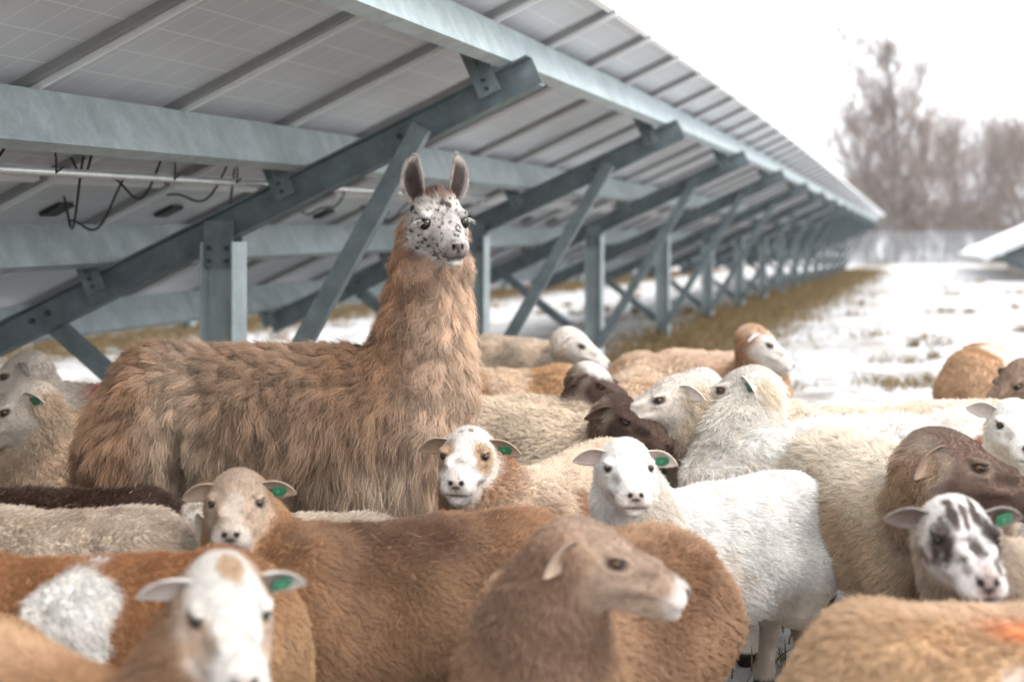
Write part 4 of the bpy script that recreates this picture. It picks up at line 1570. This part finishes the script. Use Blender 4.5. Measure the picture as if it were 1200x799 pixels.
ms('cream woolly sheep facing left with white ear beside the big white sheep', 842, 487, 1.02, 250, 783, 465, 188, -10, sh=352, coat=(.70, .62, .51), neck=(.60, .50, .38), face=(.76, .69, .61), curl=.006, Ln=.03, ears=(('b', -8), ('n', -5)), wpx=.6, s=325,
   earcol=(.85, .8, .75))
ms('white sheep mostly hidden behind the cream woolly neck', 862, 470, .98, 168, 808, 453, 160, -14, sh=296, coat=(.78, .72, .64), face=(.82, .77, .71), **OUT)
ms('large ram with dark brown head and shaggy brown mane in profile at right', 1046, 520, 1.08, -78, 1122, 540, -16, -10, sh=468, coat=(.71, .64, .54), neck=(.37, .245, .15), face=(.20, .13, .10), s=412, hs=1.03, ears=(('b', -30), ('b', -32)),
   earcol=(.36, .26, .19), curl=.007, Ln=.042, L=.030, legs=(.46, .35, .25), marks=[('b', (.02, 0, .44), (.5, .5, .16), (.50, .37, .245), dict(soft=.5, amp=.3, freq=8)), ('h', (.05, .055, .0), (.035, .03, .025), (.33, .24, .18), dict(sym=True)), ('b', (.36, 0, .42), (.10, .16, .26), (.13, .065, .036), dict(amp=.5, freq=8, soft=.4))],
   mottle=[((.13, .08, .05), 22, .56, .7, 'neck')], wpx=.5, cover=3.4)
ms('small sheep with black and white blotched face and upright white forehead at lower right', 1278, 640, .98, 216, 1125, 626, -92, -4, sh=590, coat=(.58, .46, .34), neck=(.40, .32, .25), face=(.76, .72, .69), s=520, ears=(('n', 14), ('n', 10)), tagged='l', earcol=(.17, .12, .10),
   marks=[('h', (.02, .022, .045), (.06, .010, .03), (.10, .07, .06), dict(sym=True, amp=.6, freq=50)), ('h', (.03, -.002, .05), (.05, .007, .03), (.16, .12, .10), dict(amp=.7, freq=50)), ('h', (.12, .028, -.03), (.05, .012, .03), (.12, .085, .075), dict(sym=True, amp=.6, freq=50)), ('h', (.055, .045, -.005), (.06, .030, .045), (.075, .055, .05), dict(sym=True, amp=.5, freq=55)), ('h', (.10, .0, -.01), (.05, .017, .035), (.10, .072, .065), dict(amp=.6, freq=60)), ('h', (.175, 0, -.045), (.03, .026, .03), (.42, .31, .28)),
          ('h', (.0, .05, -.04), (.05, .03, .02), (.2, .14, .12), dict(sym=True, amp=.6, freq=60))], nose=(.16, .11, .10), wpx=.7)
ms('tan sheep back with white side blaze and orange paint mark, lowest on the right', 1228, 697, 1.0, 4, None, 690, 0, -10, coat=(.47, .31, .18), marks=[('b', (-.10, -.16, .53), (.05, .3, .115), (.80, .73, .65), dict(amp=.45, freq=11, soft=.15)),
   ('b', (-.04, -.03, .69), (.10, .06, .05), (.62, .21, .07), dict(soft=.4, amp=.5)), ("b", (.1, 0, .7), (.4, .06, .03), (.6, .45, .32), dict(soft=.6))], curl=.004, L=.024, wpx=.8, detail=.9)
ms('white sheep with rust paint on its shoulder at the right edge of the frame', 1168, 490, 1.03, -88, 1192, 497, -99, -2, sh=390, coat=(.80, .75, .68), face=(.84, .81, .77), s=352, ears=(('n', -5), ('n', 24)), marks=[('b', (.22, -.10, .60), (.13, .12, .10), (.42, .13, .05), dict(amp=.4, soft=.4))], wpx=.6)
# --- far right
ms('tan and white sheep rump alone on the snow at right', 1150, 398, 1.0, 66, None, 425, 70, -30, hz=0.5, coat=(.50, .33, .20), marks=[('b', (.1, -.1, .6), (.3, .12, .25), (.74, .67, .58), dict(amp=.4, soft=.3, freq=7))], **OUT)
ms('brown headed sheep with tagged ear entering from the right edge', 1296, 458, 1.0, 186, 1190, 446, 205, -25, sh=292, coat=(.62, .5, .38), neck=(.42, .25, .13), face=(.26, .18, .13), tagged='l', s=285, **OUT)
ms('cream sheep back lying low before the brown headed sheep at right', 1172, 459, 1.02, 12, None, 500, 0, -40, hz=0.5, coat=(.70, .62, .52), **OUT)
ms('cream sheep back behind the big white sheep', 990, 466, 1.0, 176, None, 500, 180, -45, hz=0.45, coat=(.74, .66, .55), **OUT)
# --- left
ms('grey tan sheep facing left with tagged ear behind the llama rump', 134, 484, 1.0, 188, 24, 476, 192, -22, sh=332, coat=(.66, .51, .37), neck=(.62, .48, .35), face=(.86, .76, .65), hs=1.08, tagged='l', s=318, ears=(('b', -6), ('n', -5)), wpx=.7, Ln=.028, curl=.004)
ms('pale sheep with pink paint mark furthest back at the left edge', 132, 460, 1.0, 186, 22, 436, 190, -18, sh=285, coat=(.72, .65, .57), face=(.86, .76, .66), hs=1.1, marks=[('b', (-.02, .05, .68), (.12, .14, .07), (.66, .26, .20), dict(soft=.6))], s=272, earcol=(.12, .09, .08), **OUT)
ms('very dark brown sheep back in front of the llama haunch', 20, 565, .98, 180, None, 590, 180, -20, hz=0.6, coat=(.075, .044, .030), face=DARK, L=.026, wpx=.6, curl=.003)
ms('plain cream sheep back between the dark brown back and the splashed sheep', 5, 584, 1.0, 181, None, 610, 180, -20, hz=0.6, coat=(.58, .49, .40), face=TAN, L=.018, wpx=.7, mottle=[((.42, .33, .25), 8, .55, .5, 'body')])
ms('small pale lamb half hidden behind the staring tan faced sheep', 322, 612, .80, 196, 226, 612, 200, -25, sh=447, coat=(.62, .53, .43), face=(.72, .66, .58), mottle=[((.25, .18, .13), 55, .56, .7, 'head')], s=420, wpx=.7)
# --- middle distance
ms('white and tan sheep furthest back by the panel braces, facing right', 628, 388, 1.0, -32, 676, 402, -20, -20, coat=(.60, .49, .38), neck=(.80, .74, .66), face=(.80, .75, .69), **OUT)
ms('orange tan sheep with lowered head behind the llama chest', 600, 422, 1.0, -4, None, 470, -5, -50, hz=0.35, coat=(.48, .29, .15), mottle=[((.68, .56, .44), 6, .52, .7, 'body')], **OUT)
ms('cream sheep with dark brown head and white cap facing right', 622, 460, .98, 4, 700, 448, -30, -20, sh=290, coat=(.66, .55, .43), neck=(.14, .085, .06), face=(.12, .075, .055), s=288, marks=[('h', (-.02, 0, .05), (.08, .06, .045), (.80, .76, .71)), ('h', (.12, 0, -.07), (.05, .05, .03), (.6, .5, .44)),
   ('b', (-.2, -.15, .45), (.22, .2, .17), (.20, .125, .085), dict(soft=.5, amp=.4))], **OUT)
ms('apricot coloured sheep rump in the middle of the far flock', 746, 429, 1.0, 78, None, 470, 80, -40, hz=0.4, coat=(.50, .315, .185), marks=[('b', (.05, 0, .68), (.5, .14, .10), (.68, .56, .44), dict(soft=.5))], **OUT)
ms('plain cream sheep body at the grassy edge of the panels', 800, 403, 1.0, 182, None, 430, 180, -45, hz=0.45, coat=(.62, .48, .36), **OUT)
ms('sheep with white face and russet neck looking right at the grassy edge', 846, 408, 1.0, -46, 893, 400, -16, -26, sh=235, coat=(.52, .34, .21), neck=(.40, .235, .135), face=(.76, .71, .66), s=222, marks=[('h', (-.05, 0, .05), (.07, .07, .05), (.5, .32, .2)), ('b', (-.1, 0, .7), (.3, .2, .10), (.68, .52, .4))], **OUT)
print('sheep', round(time.time() - T0, 1))
make_llama()
print('llama', round(time.time() - T0, 1))

# ------------------------------------------------------------------ light, sky, camera
w = bpy.data.worlds.new('World')
scene.world = w
w.use_nodes = True
nt = w.node_tree
bg = nt.nodes['Background']
sky = nt.nodes.new('ShaderNodeTexSky')
sky.sky_type = 'NISHITA'
sky.sun_disc = False
SUN_EL, SUN_ROT = math.radians(50), math.radians(118)
sky.sun_elevation = SUN_EL
sky.sun_rotation = SUN_ROT
sky.air_density = 1.0
sky.dust_density = 4.0
hs_ = nt.nodes.new('ShaderNodeHueSaturation')
hs_.inputs['Saturation'].default_value = 0.12
nt.links.new(sky.outputs[0], hs_.inputs['Color'])
cl = nt.nodes.new('ShaderNodeMix')          # an even layer of bright cloud over the clear sky
cl.data_type = 'RGBA'
cl.inputs['Factor'].default_value = .8
cl.inputs['B'].default_value = (6.0, 6.1, 6.3, 1)
nt.links.new(hs_.outputs[0], cl.inputs['A'])
nt.links.new(cl.outputs['Result'], bg.inputs['Color'])
bg.inputs['Strength'].default_value = 0.14
sl = bpy.data.lights.new('sun', 'SUN')
sl.energy = 0.9
sl.angle = math.radians(25)
sl.color = (1, .97, .93)
so = bpy.data.objects.new('sun', sl)
COL.objects.link(so)
sd = Vector((math.sin(SUN_ROT) * math.cos(SUN_EL), math.cos(SUN_ROT) * math.cos(SUN_EL), math.sin(SUN_EL)))
so.rotation_euler = sd.to_track_quat('Z', 'Y').to_euler()

cam = bpy.data.cameras.new('camera')
cam.sensor_width = 36
cam.sensor_fit = 'HORIZONTAL'
cam.lens = 36 * F / 1200
cam.shift_y = -(399.5 - HOR) / 1200
cam.clip_start = .05
cam.clip_end = 3000
cam.dof.use_dof = True
cam.dof.focus_distance = 4.15
cam.dof.aperture_fstop = 2.1
cam.dof.aperture_blades = 0
co = bpy.data.objects.new('camera', cam)
COL.objects.link(co)
co.location = (0, 0, H)
co.rotation_euler = (PI / 2, 0, 0)
scene.camera = co

scene.view_settings.view_transform = 'Standard'
scene.view_settings.look = 'None'
scene.view_settings.exposure = 1.62
scene.view_settings.gamma = 1
scene.view_settings.use_curve_mapping = False
scene.render.engine = 'CYCLES'
scene.cycles.use_denoising = True
scene.cycles.denoiser = 'OPENIMAGEDENOISE'
scene.cycles.volume_bounces = 1
scene.cycles.max_bounces = 8
scene.cycles.diffuse_bounces = 5
scene.cycles.glossy_bounces = 3
scene.cycles.transmission_bounces = 4
scene.cycles.use_adaptive_sampling = True
scene.cycles.adaptive_threshold = .02
scene.cycles.caustics_reflective = False
scene.cycles.caustics_refractive = False
scene.cycles_curves.shape = 'RIBBONS'
print('done', round(time.time() - T0, 1), 'verts', sum(len(o.data.vertices) for o in scene.objects if o.type == 'MESH'))
